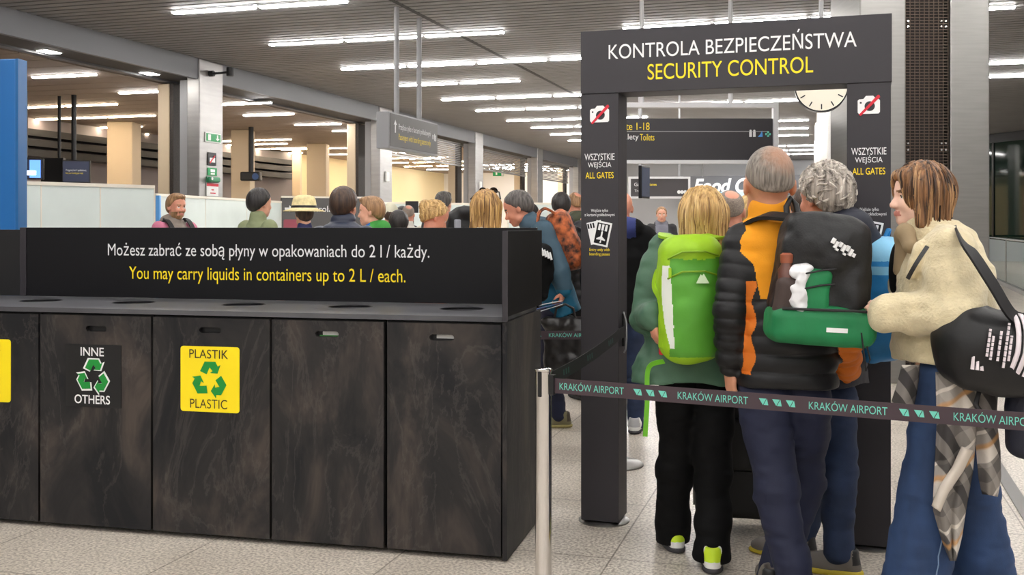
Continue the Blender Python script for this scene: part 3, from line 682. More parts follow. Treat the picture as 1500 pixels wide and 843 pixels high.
for s in (-1.6, 1.6): MB().cyl((s, .12, .4), (s, .12, CEIL-c.z), .03).build('rod', GREYP, r, smooth=True)
r, wd, ht = flat_sign('menu_screen', 'bright food menu screen below the Food Corner lettering', 1056, 1128, 281, 300, 43, mat('menu glow', srgb(150, 186, 205), .3, emit=.3), None, HALL_ROT, 'screen')
for k, cl in enumerate(((120, 170, 60), (200, 190, 70), (90, 150, 70))):
    MB().cyl((-wd*.5+wd*.4*k, -.01, -ht*.2), (-wd*.5+wd*.4*k, -.001, -ht*.2), ht*.5).build('menu_picture', mat('menu%d' % k, srgb(*cl), .4, emit=.15), r)
MB().box((-wd, .02, -2.8), (wd, .08, -ht)).build('counter_front', mat('counter pale', srgb(196, 198, 204), .5), r)
# pillar row and dark gap right of the ceiling, seen through the gate
for i, (px, D, wpx) in enumerate(((1226, 16, 40), (1213, 22, 26), (1205, 28, 18), (1200, 34, 12))):
    X = (px-CX)/F*D; h = wpx/F*D/2
    struct(MB().box((X-h, D-h, 0), (X+h, D+h, CEIL-.003), .02).build('pillar', mat('pillar bright', (.7, .69, .67), .35, .9)))
# signs on the first pillar
ORANGE = None
GRN = mat('exit green', srgb(20, 120, 66), .5, emit=.25); WHP = mat('white plastic', srgb(232, 232, 230), .5)
pc = hp(-10.2, 15.1); FACE = 15.1-.272
def on_pillar(name, label, px0, px1, py0, py1, m, cat='sign'):
    ff = Face(hp(-9.895, 15.1), math.atan2(U.y, U.x)); x0, z1 = ff(px0, py0); x1, z0 = ff(px1, py1); q = ff.o+ff.x*(x0+x1)/2
    r = empty(name, label, cat, (q.x, q.y, (z0+z1)/2), ff.rot); a, b = (x1-x0)/2, (z1-z0)/2
    MB().box((-a, -.012, -b), (a, -.0005, b), .003).build('sign_face', m, r); return r, a, b
r, a, b = on_pillar('exit_sign', 'green and white running man exit sign on the first pillar', 300, 323, 193, 211, WHP)
MB().box((-a*.9, -.016, -b*.75), (a*.9, -.0125, b*.75)).build('green_field', GRN, r)
MB().box((-a*.7, -.019, -b*.6), (-a*.35, -.0165, b*.6)).build('door_symbol', WHITE_INK, r); MB().poly([(a*.42, b*.6), (a*.58, b*.6), (a*.58, -b*.1), (a*.75, -b*.1), (a*.5, -b*.6), (a*.25, -b*.1), (a*.42, -b*.1)], -.019, -.0165).build('arrow', WHITE_INK, r)
r, a, b = on_pillar('no_photo_sign', 'small black no photo sign on the first pillar', 304, 316, 223, 243, DARKP)
MB().box((-a*.65, -.016, -b*.55), (a*.65, -.0125, b*.2), .004).build('symbol', WHITE_INK, r); MB().poly([(-a*.7, -b*.6), (-a*.5, -b*.7), (a*.7, b*.5), (a*.5, b*.6)], -.019, -.0165).build('red_slash', RED_INK, r)
r, a, b = on_pillar('first_aid_sign', 'small green first aid sign under the no photo sign', 304, 317, 245.5, 258, GRN)
MB().box((-a*.5, -.016, -b*.1), (a*.5, -.0125, b*.6), .004).build('symbol', WHITE_INK, r); MB().box((-a*.45, -.016, -b*.75), (a*.45, -.0125, -b*.35)).build('symbol', WHITE_INK, r)
r, a, b = on_pillar('defibrillator_box', 'round topped green box mounted on the first pillar', 302, 318, 258.5, 268, mat('aid green', srgb(60, 140, 100), .4), 'box')
MB().box((-a, -.09, -b), (a*.9, -.013, b*.9), .03).build('box_cover', mat('aid green', (0, 0, 0)), r)
MB().cyl((-a*.8, -.1, b*.2), (-a*.8, -.09, b*.2), b*.5).build('heart_symbol', WHITE_INK, r)
r, a, b = on_pillar('red_notice', 'white notice with red heading on the first pillar', 302, 319, 268.5, 288, WHP, 'notice')
MB().box((-a, -.015, b*.55), (a, -.0125, b)).build('heading', RED_INK, r); MB().box((-a*.2, -.015, -b*.1), (a*.2, -.0125, b*.1)).build('symbol', RED_INK, r); MB().box((-a*.4, -.015, -b*.6), (a*.5, -.0125, -b*.45)).build('text_line', RED_INK, r)
q = hp(-9.898, 15.45, HC+(HY-104)*17.4/F); r = empty('bracket_lamp', 'small black bracket lamp high on the first pillar', 'lamp', q, math.atan2(U.y, U.x))
MB().cyl((-.06, -.001, -.02), (-.06, -.08, -.02), .05).build('wall_rosette', BLACK, r); MB().tube([(-.06, -.08, -.02), (-.02, -.2, -.01), (.02, -.34, .01)], .02).build('arm', BLACK, r); MB().cyl((.02, -.34, -.06), (.02, -.34, .08), .06).build('head', BLACK, r)
r, wd, ht = flat_sign('exit_sign', 'small far green exit sign on the white wall', 722, 738, 250.5, 258, 40, GRN, None, 0)
MB().box((wd*.55, -.006, -ht*.9), (wd*.95, -.0005, ht*.9)).build('pictogram', WHITE_INK, r); MB().box((-wd*.5, -.006, -ht*.6), (-wd*.2, -.0005, ht*.6)).build('pictogram', WHITE_INK, r)
for s in (-.6, .6): MB().cyl((wd*s, .03, ht), (wd*s, .03, ANN-r.location.z), .02).build('rod', GREYP, r)
for bb_, py, lab in ((22.75, 259, 'small white call box on the second pillar'), (29.65, 272, 'small white call box on the third pillar')):
    q = hp(-9.899, bb_); tag(MB().box((-.09, -.05, -.12), (.09, .0, .12), .015).build('call_box', WHP, loc=(q.x, q.y, HC+(HY-py)*q.y/F), rot=math.atan2(U.y, U.x)), lab, 'call box', 'call boxes on pillars')
r, wd, ht = flat_sign('black_monitor', 'black monitor on a stand rising behind the crowd near the bald man', 594, 613, 295, 312, 15.6, BLACK, None, .1, 'monitor')
MB().cyl((0, .04, -r.location.z), (0, .04, -ht), .03).build('stand', BLACK, r); MB().cyl((0, .04, -r.location.z), (0, .04, -r.location.z+.02), .2).build('foot', BLACK, r)
# ================================================================ solid modelling: smooth distance fields -> one continuous mesh
_RN = np.random.RandomState(7).rand(32, 32, 32).astype(np.float32)*2-1
def vnoise(P):
    """smooth lattice noise, P (n,3)"""
    i = np.floor(P).astype(np.int32); f = (P-i).astype(np.float32); f = f*f*(3-2*f); r = 0
    for dx in (0, 1):
        for dy in (0, 1):
            for dz in (0, 1):
                w_ = (f[:, 0] if dx else 1-f[:, 0])*(f[:, 1] if dy else 1-f[:, 1])*(f[:, 2] if dz else 1-f[:, 2])
                r = r+w_*_RN[(i[:, 0]+dx) & 31, (i[:, 1]+dy) & 31, (i[:, 2]+dz) & 31]
    return r
A3 = lambda v: np.array(v, dtype=np.float32)
class Prim:
    def __init__(s, f, lo, hi, k=.02, op='u', lab=0): s.f, s.lo, s.hi, s.k, s.op, s.lab = f, A3(lo), A3(hi), k, op, lab
def cone(a, b, ra, rb=None, k=.02, op='u', lab=0, disp=None):
    """round cone from a to b"""
    a, b = A3(a), A3(b); rb = ra if rb is None else rb; d = b-a; L2 = float(d@d)+1e-12
    def f(P):
        t = np.clip(((P-a)@d)/L2, 0, 1); r = ra+(rb-ra)*t
        q = np.sqrt(((P-a-t[:, None]*d)**2).sum(1))-r
        return q if disp is None else q+disp(t, P)
    R = max(ra, rb)+.02; return Prim(f, np.minimum(a, b)-R, np.maximum(a, b)+R, k, op, lab)
def ell(c, r, k=.02, op='u', lab=0, M=None):
    """ellipsoid; M = 3x3 local->world"""
    c, r = A3(c), A3(r); M_ = None if M is None else A3(np.array(M))
    def f(P):
        q = P-c
        if M_ is not None: q = q@M_
        k0 = np.sqrt(((q/r)**2).sum(1)); k1 = np.sqrt(((q/(r*r))**2).sum(1))+1e-9
        return k0*(k0-1)/k1
    R = float(r.max())+.01 if M is not None else r+.01; return Prim(f, c-R, c+R, k, op, lab)
def rbox(c, h, rad=.01, k=.01, op='u', lab=0, M=None, taper=0):
    c, h = A3(c), A3(h); M_ = None if M is None else A3(np.array(M))
    def f(P):
        q = P-c
        if M_ is not None: q = q@M_
        hh = h
        if taper: hh = np.stack([h[0]*(1-taper*q[:, 2]/h[2]), np.full(len(q), h[1]), np.full(len(q), h[2])], 1)
        q = np.abs(q)-hh+rad
        return np.sqrt((np.maximum(q, 0)**2).sum(1))+np.minimum(q.max(1), 0)-rad
    R = (float(np.linalg.norm(h)) if M is not None else h*(1+abs(taper)))+.01; return Prim(f, c-R, c+R, k, op, lab)
def loft(tab, Minv=None, k=.02, op='u', lab=0, disp=None, p=2.3, bb=None):
    """stack of ellipses: rows (z, cx, cy, rx, ry); Minv = 4x4 world->own frame"""
    T = np.array(sorted(tab), dtype=np.float32); zs = T[:, 0]
    def f(P):
        if Minv is not None: P = P@A3(np.array(Minv)[:3, :3]).T+A3(np.array(Minv)[:3, 3])
        z = P[:, 2]; cx, cy, rx, ry = [np.interp(z, zs, T[:, j]) for j in (1, 2, 3, 4)]
        q = (np.abs((P[:, 0]-cx)/rx)**p+np.abs((P[:, 1]-cy)/ry)**p)**(1/p)
        d = (q-1)*np.minimum(rx, ry); d = np.maximum(d, np.maximum(zs[0]-z, z-zs[-1]))
        return d if disp is None else d+disp(P)
    lo = A3([(T[:, 1]-T[:, 3]).min(), (T[:, 2]-T[:, 4]).min(), zs[0]])-.03; hi = A3([(T[:, 1]+T[:, 3]).max(), (T[:, 2]+T[:, 4]).max(), zs[-1]])+.03
    if Minv is not None:
        M = np.linalg.inv(np.array(Minv)); cs = np.array([[(lo, hi)[i][0], (lo, hi)[j][1], (lo, hi)[l][2], 1] for i in (0, 1) for j in (0, 1) for l in (0, 1)])@M.T
        lo, hi = cs[:, :3].min(0), cs[:, :3].max(0)
    return Prim(f, lo, hi, k, op, lab)
def plane_cut(p, n, k=.004):
    p, n = A3(p), A3(n); n = n/np.linalg.norm(n); return Prim(lambda P: (P-p)@n, (-9, -9, -9), (9, 9, 9), k, 'i')
def sdf_mesh(prims, h, disp=None):
    us = [q for q in prims if q.op == 'u']
    lo = np.min([q.lo for q in us], 0)-2*h; hi = np.max([q.hi for q in us], 0)+2*h
    n = np.ceil((hi-lo)/h).astype(int)+1
    G = np.full(n, 1.0, dtype=np.float32); LB = np.zeros(n, dtype=np.int8)
    ax = [lo[i]+h*np.arange(n[i], dtype=np.float32) for i in range(3)]
    for q in prims:
        m = q.k+3*h
        i0 = np.clip(np.floor((q.lo-m-lo)/h).astype(int), 0, n-1); i1 = np.clip(np.ceil((q.hi+m-lo)/h).astype(int)+1, 1, n)
        sl = tuple(slice(a, b) for a, b in zip(i0, i1))
        X, Y, Z = np.meshgrid(ax[0][sl[0]], ax[1][sl[1]], ax[2][sl[2]], indexing='ij'); sh = X.shape
        if X.size == 0: continue
        g = G[sl]; P = np.stack([X.ravel(), Y.ravel(), Z.ravel()], 1)
        if q.op == 'u':
            d = q.f(P).reshape(sh).astype(np.float32); hh = np.maximum(q.k-np.abs(d-g), 0)/q.k
            LB[sl] = np.where(d < g, q.lab, LB[sl]); G[sl] = np.minimum(d, g)-hh*hh*q.k*.25
        else:
            near = (g < 4*h).ravel()
            if not near.any(): continue
            d = np.full(P.shape[0], -1.0, np.float32); d[near] = q.f(P[near]); d = d.reshape(sh)
            if q.op == 's':
                d[near.reshape(sh)] *= -1
            hh = np.maximum(q.k-np.abs(d-g), 0)/q.k; G[sl] = np.maximum(d, g)+hh*hh*q.k*.25
    if disp is not None:
        nr = np.argwhere(np.abs(G) < 3*h+.03)
        if len(nr): G[nr[:, 0], nr[:, 1], nr[:, 2]] += disp(lo+nr.astype(np.float32)*h)
    G[0], G[-1], G[:, 0], G[:, -1], G[:, :, 0], G[:, :, -1] = [1.0]*6
    S = G < 0
    c = np.zeros(tuple(x-1 for x in n), np.int8)
    for i in (0, 1):
        for j in (0, 1):
            for l in (0, 1): c += S[i:n[0]-1+i, j:n[1]-1+j, l:n[2]-1+l]
    cells = np.argwhere((c > 0) & (c < 8)); idx = np.full(c.shape, -1, np.int64); idx[tuple(cells.T)] = np.arange(len(cells))
    acc = np.zeros((len(cells), 3), np.float32); cnt = np.zeros(len(cells), np.float32)
    cv = {}
    for i in (0, 1):
        for j in (0, 1):
            for l in (0, 1): cv[i, j, l] = G[cells[:, 0]+i, cells[:, 1]+j, cells[:, 2]+l]
    for a in range(3):
        for u in (0, 1):
            for v in (0, 1):
                p0 = [0, 0, 0]; p0[(a+1) % 3] = u; p0[(a+2) % 3] = v; p1 = list(p0); p1[a] = 1
                g0, g1 = cv[tuple(p0)], cv[tuple(p1)]; x = (g0 < 0) != (g1 < 0); t = np.where(x, g0/np.where(x, g0-g1, 1), 0)
                o = np.tile(A3(p0), (len(cells), 1)); o[:, a] += t; acc += o*x[:, None]; cnt += x
    V_ = lo+(cells+acc/np.maximum(cnt, 1)[:, None])*h
    Q = []; lab = LB[tuple(np.minimum(cells+1, n-1).T)]
    for a in range(3):
        s0 = [slice(None)]*3; s1 = [slice(None)]*3; s0[a] = slice(0, -1); s1[a] = slice(1, None)
        A, B = S[tuple(s0)], S[tuple(s1)]; e = np.argwhere(A != B)
        b, c_ = (a+1) % 3, (a+2) % 3; e = e[(e[:, b] > 0) & (e[:, c_] > 0) & (e[:, b] < n[b]-1) & (e[:, c_] < n[c_]-1)]
        ins = A[tuple(e.T)]; q = []
        for db, dc in ((-1, -1), (0, -1), (0, 0), (-1, 0)):
            p = e.copy(); p[:, b] += db; p[:, c_] += dc; q.append(idx[tuple(p.T)])
        q = np.stack(q, 1); q[~ins] = q[~ins][:, ::-1]; Q.append(q)
    Q = np.concatenate(Q); Q = Q[(Q >= 0).all(1)]
    # one light smoothing pass
    for _ in range(1):
        s_ = np.zeros_like(V_); k_ = np.zeros(len(V_), np.float32)
        for i in range(4):
            np.add.at(s_, Q[:, i], V_[Q[:, (i+1) % 4]]); np.add.at(s_, Q[:, (i+1) % 4], V_[Q[:, i]]); np.add.at(k_, Q[:, i], 1); np.add.at(k_, Q[:, (i+1) % 4], 1)
        V_ = V_*.5+s_/np.maximum(k_, 1)[:, None]*.5
    return V_, Q, lab
def sdf_obj(name, prims, h, mats, parent=None, paint=None, disp=None):
    V_, Q, lab = sdf_mesh(prims, h, disp)
    me = bpy.data.meshes.new(name); nv, nq = len(V_), len(Q)
    me.vertices.add(nv); me.vertices.foreach_set('co', V_.astype(np.float32).ravel())
    me.loops.add(nq*4); me.loops.foreach_set('vertex_index', Q.astype(np.int32).ravel())
    me.polygons.add(nq); me.polygons.foreach_set('loop_start', np.arange(0, nq*4, 4, dtype=np.int32))
    ms = mats if isinstance(mats, (list, tuple)) else [mats]
    for m in ms: me.materials.append(m)
    if len(ms) > 1:
        c = V_[Q].mean(1); fl = lab[Q[:, 0]]
        mi = paint(c, fl) if paint else fl
        me.polygons.foreach_set('material_index', np.asarray(mi, dtype=np.int32))
    me.polygons.foreach_set('use_smooth', np.ones(nq, dtype=bool))
    me.update(calc_edges=True); me.validate()
    o = bpy.data.objects.new(name, me); COL.objects.link(o)
    if parent: o.parent = parent
    return o
# ================================================================ people
def rotm(yaw=0, pitch=0, roll=0):
    """yaw left about z, pitch up about x, roll about y (degrees)"""
    return np.array((Matrix.Rotation(math.radians(yaw), 3, 'Z') @ Matrix.Rotation(math.radians(pitch), 3, 'X') @ Matrix.Rotation(math.radians(roll), 3, 'Y')))
class Loc:
    """pixel + depth -> coordinates of someone standing at loc, turned by rot (0 = back to the camera)"""
    def __init__(s, px, D, rot=0): s.D = D; s.loc = Vector(((px-CX)/F*D, D, 0)); s.rot = math.radians(rot); s.M = Matrix.Rotation(-s.rot, 3, 'Z')
    def __call__(s, px, py, dD=0):
        q = s.M @ (atD(px, py, s.D+dD)-s.loc); return A3(q)
def skin_mat(n, rgb): return mat('skin '+n, srgb(*rgb), .5, noise=.06, nscale=30, bump=.1, bscale=200)
SKIN = {'a': skin_mat('fair', (222, 164, 138)), 'b': skin_mat('rosy', (214, 146, 120)), 'c': skin_mat('tan', (204, 144, 114)), 'd': skin_mat('pale', (232, 190, 168))}
LIP = mat('lips', srgb(194, 122, 108), .45); EYE = mat('eye dark', srgb(44, 34, 30), .25); EYEW = mat('eye white', srgb(225, 220, 212), .3)
def hair_mat(n, lo, hi, s=60):
    m = mat('hair '+n, srgb(*lo), .45, noise=.001, nscale=s, nstretch=(1, 1, .08), bump=.35, bscale=140, bstretch=(1, 1, .1), col2=srgb(*hi)); return m
HB = {'brown': hair_mat('brown', (44, 32, 26), (84, 60, 44)), 'black': hair_mat('black', (22, 19, 19), (48, 42, 40)), 'blonde': hair_mat('blonde', (150, 112, 62), (226, 190, 128)),
      'grey': hair_mat('grey', (92, 86, 80), (206, 196, 184)), 'light': hair_mat('light brown', (116, 84, 56), (172, 132, 92)), 'balayage': hair_mat('brown with light ends', (44, 29, 20), (160, 114, 74)),
      'dgrey': hair_mat('dark grey', (52, 48, 46), (104, 98, 94)), 'buzz': mat('hair cropped grey', srgb(140, 126, 114), .7, noise=.3, nscale=140), 'honey': hair_mat('honey', (122, 84, 44), (214, 170, 104))}
def head_prims(c, M, s, k=.012):
    c = A3(c); M = np.array(M, np.float32); T = lambda p: c+M@A3(p)*s
    E = lambda p, r, **kw: ell(T(p), A3(r)*s, M=M, k=kw.pop('k', k)*s, **kw)
    P = [E((0, -.012, .03), (.076, .096, .094)), E((0, .028, -.04), (.060, .062, .074), k=.03), cone(T((0, .066, -.096)), T((0, .05, -.09)), .022*s, .03*s, k=.025), E((0, .045, .04), (.062, .05, .06), k=.03),
         cone(T((-.045, .02, -.075)), T((.045, .02, -.075)), .022*s, k=.03),
         E((-.036, .07, -.03), (.022, .02, .022), k=.02), E((.036, .07, -.03), (.022, .02, .022), k=.02),
         E((-.032, .088, .0), (.017, .013, .011), op='s', k=.012), E((.032, .088, .0), (.017, .013, .011), op='s', k=.012),
         E((-.032, .076, .0), (.0135, .0125, .0125), k=.003), E((.032, .076, .0), (.0135, .0125, .0125), k=.003),
         cone(T((0, .088, .006)), T((0, .108, -.036)), .0085*s, .0125*s, k=.012), E((-.011, .098, -.04), (.009, .012, .008), k=.008), E((.011, .098, -.04), (.009, .012, .008), k=.008),
         E((0, .088, -.064), (.024, .012, .0065), k=.006), E((0, .088, -.074), (.02, .012, .007), k=.006),
         E((0, .085, .02), (.046, .012, .009), k=.012)]
    for sx in (-1, 1):
        P.append(ell(T((sx*.08, -.008, -.008)), A3((.010, .019, .031))*s, M=M@rotm(sx*22, 10).astype(np.float32), k=.008))
        P.append(ell(T((sx*.091, -.006, -.004)), A3((.006, .010, .018))*s, M=M@rotm(sx*22, 10).astype(np.float32), op='s', k=.006))
    return P
def hand_prims(w, d, n, curl=35, ts=1, s=1.0, k=.006):
    w = A3(w); d = A3(d)/np.linalg.norm(d); n = A3(n); n = n-d*(n@d); n = n/np.linalg.norm(n); sd = np.cross(d, n); M = np.stack([sd, d, n], 1)
    P = [cone(w-d*.02, w+d*.03, .024*s, .022*s, k=.015), ell(w+d*.055*s, A3((.041, .052, .016))*s, M=M, k=.012)]
    for i, (off, L) in enumerate(((.029, .07), (.0098, .08), (-.0098, .074), (-.029, .058))):
        p = w+d*(.092-.004*abs(i-1.3))*s+sd*off*ts*s; a = 0
        for j, f in enumerate((.45, .32, .23)):
            a += math.radians(curl)*(.7 if j == 0 else 1); q = p+(d*math.cos(a)+n*math.sin(a))*L*f*s
            P.append(cone(p, q, (.0092-.0006*j)*s, (.0088-.0008*j)*s, k=k)); p = q
    p = w+d*.03*s+sd*ts*.03*s; q = p+(d*.7+sd*ts*.55+n*.45)*.045*s; r = q+(d*.85+sd*ts*.1+n*.5)*.032*s
    P += [cone(p, q, .013*s, .0105*s, k=.012), cone(q, r, .0105*s, .008*s, k=k)]
    return P
def hair_prims(style, c, M, s):
    c = A3(c); M = np.array(M, np.float32); T = lambda p: c+M@A3(p)*s
    E = lambda p, r, **kw: ell(T(p), A3(r)*s, M=M, **kw)
    t = {'short': .012, 'thick': .02, 'buzz': .004, 'crop': .004, 'curly': .02, 'bun': .01, 'bob': .022, 'long': .026, 'mid': .02, 'fade': .014}[style]
    P = [E((0, -.014, .033), (.077+t, .097+t, .095+t), k=.02)]
    hl = plane_cut(T((0, .078, .075)), M@A3((0, .97, -1)), k=.012)
    if style in ('short', 'thick', 'curly', 'fade'):
        P += [E((0, -.055, -.01), (.062+t*.6, .05+t*.5, .06), k=.03), hl]
        if style == 'fade': P += [E((0, .05, .105), (.06, .05, .025), k=.03)]
    elif style in ('buzz', 'crop'): P += [E((0, -.055, -.0), (.066, .05, .05), k=.03), plane_cut(T((0, .078, .075)), M@A3((0, .62, -1)), k=.012)]+([] if style == 'crop' else [E((.016, -.075, .122), (.042, .06, .04), op='s', k=.03)])
    elif style == 'bun':
        P += [E((0, -.05, -.01), (.07, .06, .07), k=.03), hl, E((0, -.12, .055), (.042, .036, .044), k=.012), E((0, -.125, .055), (.016, .05, .014), op='s', k=.01)]
    else:
        zl = {'long': -.128, 'mid': -.16, 'bob': -.112}[style]
        n = np.array(M)
        P += [cone(T((sx*.05, -.03, .02)), T((sx*.066, -.035, zl)), .05*s, .034*s, k=.03) for sx in (-1, 0, 1)]
        P += [cone(T((0, -.07, .02)), T((0, -.075, zl)), .05*s, .036*s, k=.03), cone(T((.045, -.06, .0)), T((.05, -.066, zl)), .045*s, .034*s, k=.03), cone(T((-.045, -.06, .0)), T((-.05, -.066, zl)), .045*s, .034*s, k=.03)]
        P += [cone(T((sx*.07, .03, .05)), T((sx*.078, .022, zl+.02)), .026*s, .02*s, k=.02) for sx in (-1, 1)]
        P += [cone(T((-.045, .078, .085)), T((.045, .078, .085)), .02*s, k=.02)]
        P += [E((0, .1, -.055), (.062, .062, .125), op='s', k=.015)]
    return P
def strand_disp(c, M, s, amp=.004, f=95):
    c = A3(c); Mt = np.array(M, np.float32)
    def d(P):
        q = (P-c)@Mt/s; r = np.sqrt(q[:, 0]**2+q[:, 1]**2)+.02; a = np.arctan2(q[:, 1], q[:, 0])
        return amp*vnoise(np.stack([a*f*.09, q[:, 2]*9, r*10], 1)*1.0)+amp*.8*vnoise(np.stack([a*f*.2, q[:, 2]*14, r*14], 1)+7)
    return d
def cloth_disp(amp=.006, f=9, fz=14, quilt=None):
    def d(P):
        r = amp*vnoise(P*A3((f, f, fz)))+amp*.5*vnoise(P*A3((f*2.3, f*2.3, fz*2.6))+5)
        if quilt: r = r-quilt[1]*(P[:, 2] < (quilt[2] if len(quilt) > 2 else 9))*(np.abs(np.sin(np.pi*(P[:, 2]+.012*vnoise(P*6))/quilt[0]))**.6-.6)
        return r
    return d
def shoe(parent, ank, yaw, mats, s=1.0, h=.006):
    """mats: upper, sole, accent"""
    a = A3(ank); R = rotm(yaw).astype(np.float32); T = lambda p: A3((a[0], a[1], 0))+R@A3(p)*s
    P = [cone(T((0, -.055, .05)), T((0, -.06, .03)), .036*s, .036*s, lab=0), cone(T((0, -.045, .095)), T((0, -.035, .06)), .04*s, .042*s, lab=0), cone(T((0, -.02, .07)), T((0, .13, .038)), .044*s, .036*s, k=.03, lab=0), ell(T((0, .15, .035)), A3((.042, .055, .032))*s, M=R, k=.03, lab=0), ell(T((0, .05, .03)), A3((.046, .1, .03))*s, M=R, k=.02, lab=0),
         ell(T((0, -.045, .128)), A3((.028, .03, .03))*s, M=R, op='s', k=.01)]
    sole = [ell(T((0, .1, .014)), A3((.05, .115, .03))*s, M=R, k=.01, lab=1), ell(T((0, -.045, .014)), A3((.044, .06, .03))*s, M=R, k=.03, lab=1), cone(T((0, -.03, .014)), T((0, .1, .014)), .042*s, .045*s, k=.02, lab=1)]
    cut = plane_cut((0, 0, .001), (0, 0, -1), .003); up = plane_cut((0, 0, .026*s), (0, 0, 1), .003)
    o = sdf_obj('shoe', P+[cut], h, [mats[0], mats[2]], parent, paint=lambda c, l: (((c-T((0, 0, 0)))@R)[:, 1] < -.062*s) & (c[:, 2] > .05))
    sdf_obj('sole', sole+[cut, up], h, mats[1], o)
    mb = MB()
    for i in range(4):
        p = [T((x, .028+.024*i, .098-.014*i)) for x in (-.022, 0, .022)]; p[1][2] += .006; mb.tube(p, .003, 6)
    mb.build('laces', mats[2], o, smooth=True)
    return o
SHOES = {'white': (mat('shoe white', srgb(222, 222, 218), .5), mat('sole dark', srgb(56, 54, 58), .6), mat('shoe grey', srgb(170, 170, 172), .5)),
         'lime': (mat('shoe white', 0 and 0 or (.7, .7, .7)), mat('sole dark', (0, 0, 0)), mat('shoe lime', srgb(196, 226, 40), .5)),
         'grey': (mat('shoe taupe', srgb(104, 98, 92), .6), mat('sole yellow', srgb(190, 170, 44), .6), mat('shoe black', srgb(26, 26, 28), .5)),
         'olive': (mat('shoe olive', srgb(122, 116, 86), .7), mat('sole khaki', srgb(164, 152, 96), .6), mat('shoe brown', srgb(74, 66, 52), .6)),
         'black': (mat('shoe black', (0, 0, 0)), mat('sole black', srgb(34, 34, 34), .6), mat('shoe black', (0, 0, 0)))}
def fabric(n, rgb, rough=.75, noise=.08, bump=.08, bs=180, sheen=.0): return mat('fabric '+n, srgb(*rgb), rough, noise=noise, nscale=9, bump=bump, bscale=bs, sheen=sheen)
def person(label, W, H, J=None, head=(0, 0), hs=1.0, skin='a', hair='brown', style='short', jacket=None, trousers=None, shoes='black', h=.011, collar=None, hood=None, curl=35, paint=None, quilt=None, group=None,
           hem=.80, torso=None, sleeve=(.075, .062, .05), legs=(.095, .078, .06), hemr=None, beard=None, lean=0, sleeve_quilt=None, wr=.006, feet=None, handdir=None, headroll=0, torso_p=2.3, trouser_paint=None, hand_n=None, jmats=None, strand=.004, hair_h=None, jh=None, head_extra=None, jacket_extra=None):
    q = H/1.75
    D_ = dict(pel=(0, 0, .98), chest=(0, 0, 1.28), neck=(0, -.015, 1.46), head=(0, .015, 1.628), shL=(-.175, -.01, 1.415), shR=(.175, -.01, 1.415), elL=(-.225, -.04, 1.13), elR=(.225, -.04, 1.13),
              wrL=(-.235, .05, .89), wrR=(.235, .05, .89), hipL=(-.09, 0, .92), hipR=(.09, 0, .92), knL=(-.1, .02, .5), knR=(.1, .02, .5), anL=(-.105, -.03, .09), anR=(.105, -.03, .09))
    j = {k_: A3(v)*q for k_, v in D_.items()}
    Rl = np.array(Matrix.Rotation(math.radians(-lean), 3, 'X'), np.float32); pel = j['pel'].copy()
    for k_ in ('chest', 'neck', 'head', 'shL', 'shR', 'elL', 'elR', 'wrL', 'wrR'): j[k_] = pel+Rl@(j[k_]-pel)
    for k_, v in (J or {}).items(): j[k_] = A3(v)
    if lean and not (J and 'elL' in J):
        pass
    Mi = np.eye(4); Mi[:3, :3] = Rl.T; Mi[:3, 3] = pel-Rl.T@pel
    Mi = Mi if lean else None
    HM = rotm(head[0], head[1], headroll)
    # ---- body: one continuous surface
    tt = [(z*q, cx, cy, rx, ry) for z, cx, cy, rx, ry in ((.9, 0, 0, .14, .1), (1.05, 0, 0, .125, .09), (1.28, 0, 0, .145, .095), (1.4, 0, -.01, .13, .075), (1.45, 0, -.01, .07, .06))]
    if torso:
        cxs = np.array([r[1] for r in torso]); zz = np.array([r[0] for r in torso]); o_ = np.argsort(zz)
        tt = [(z, float(np.interp(z, zz[o_], cxs[o_])), cy+float(np.interp(z, zz[o_], np.array([r[2] for r in torso])[o_])), rx*.9, ry*.9) for z, cx, cy, rx, ry in tt]
    B = [loft(tt, Mi, k=.03), cone(j['neck']-(j['head']-j['neck'])*.3, j['head']-HM@A3((0, .02, .03))*hs, .062*q, .052*hs, k=.03)]
    for s_ in 'LR':
        B += [cone(j['sh'+s_]*.85+j['neck']*.15, j['el'+s_], .045*q, .038*q, k=.03), cone(j['el'+s_], j['wr'+s_], .038*q, .024*q, k=.02), cone(j['hip'+s_], j['kn'+s_], .075*q, .05*q, k=.03), cone(j['kn'+s_], j['an'+s_], .048*q, .034*q, k=.02),
              cone(j['an'+s_]-A3((0, 0, .03)), j['an'+s_]+rotm(0)@A3((0, .02, -.04)), .03*q, k=.02)]
        dv = j['wr'+s_]-j['el'+s_]; dv = (handdir or {}).get(s_, dv); n_ = (hand_n or {}).get(s_, (1 if s_ == 'L' else -1, .25, .1))
        nn = A3(n_); dn = A3(dv)/np.linalg.norm(dv); side = np.cross(dn, nn-dn*(nn@dn)); ts = 1 if side[1]+.3*side[2] > 0 else -1
        B += hand_prims(j['wr'+s_], dv, n_, curl, ts, q)
    B += head_prims(j['head'], HM, hs)+[Prim(p.f, p.lo, p.hi, p.k, p.op, p.lab) for p in (head_extra or [])]
    hm = HB[hair] if isinstance(hair, str) else hair
    hc = j['head']; HMf = HM.astype(np.float32)
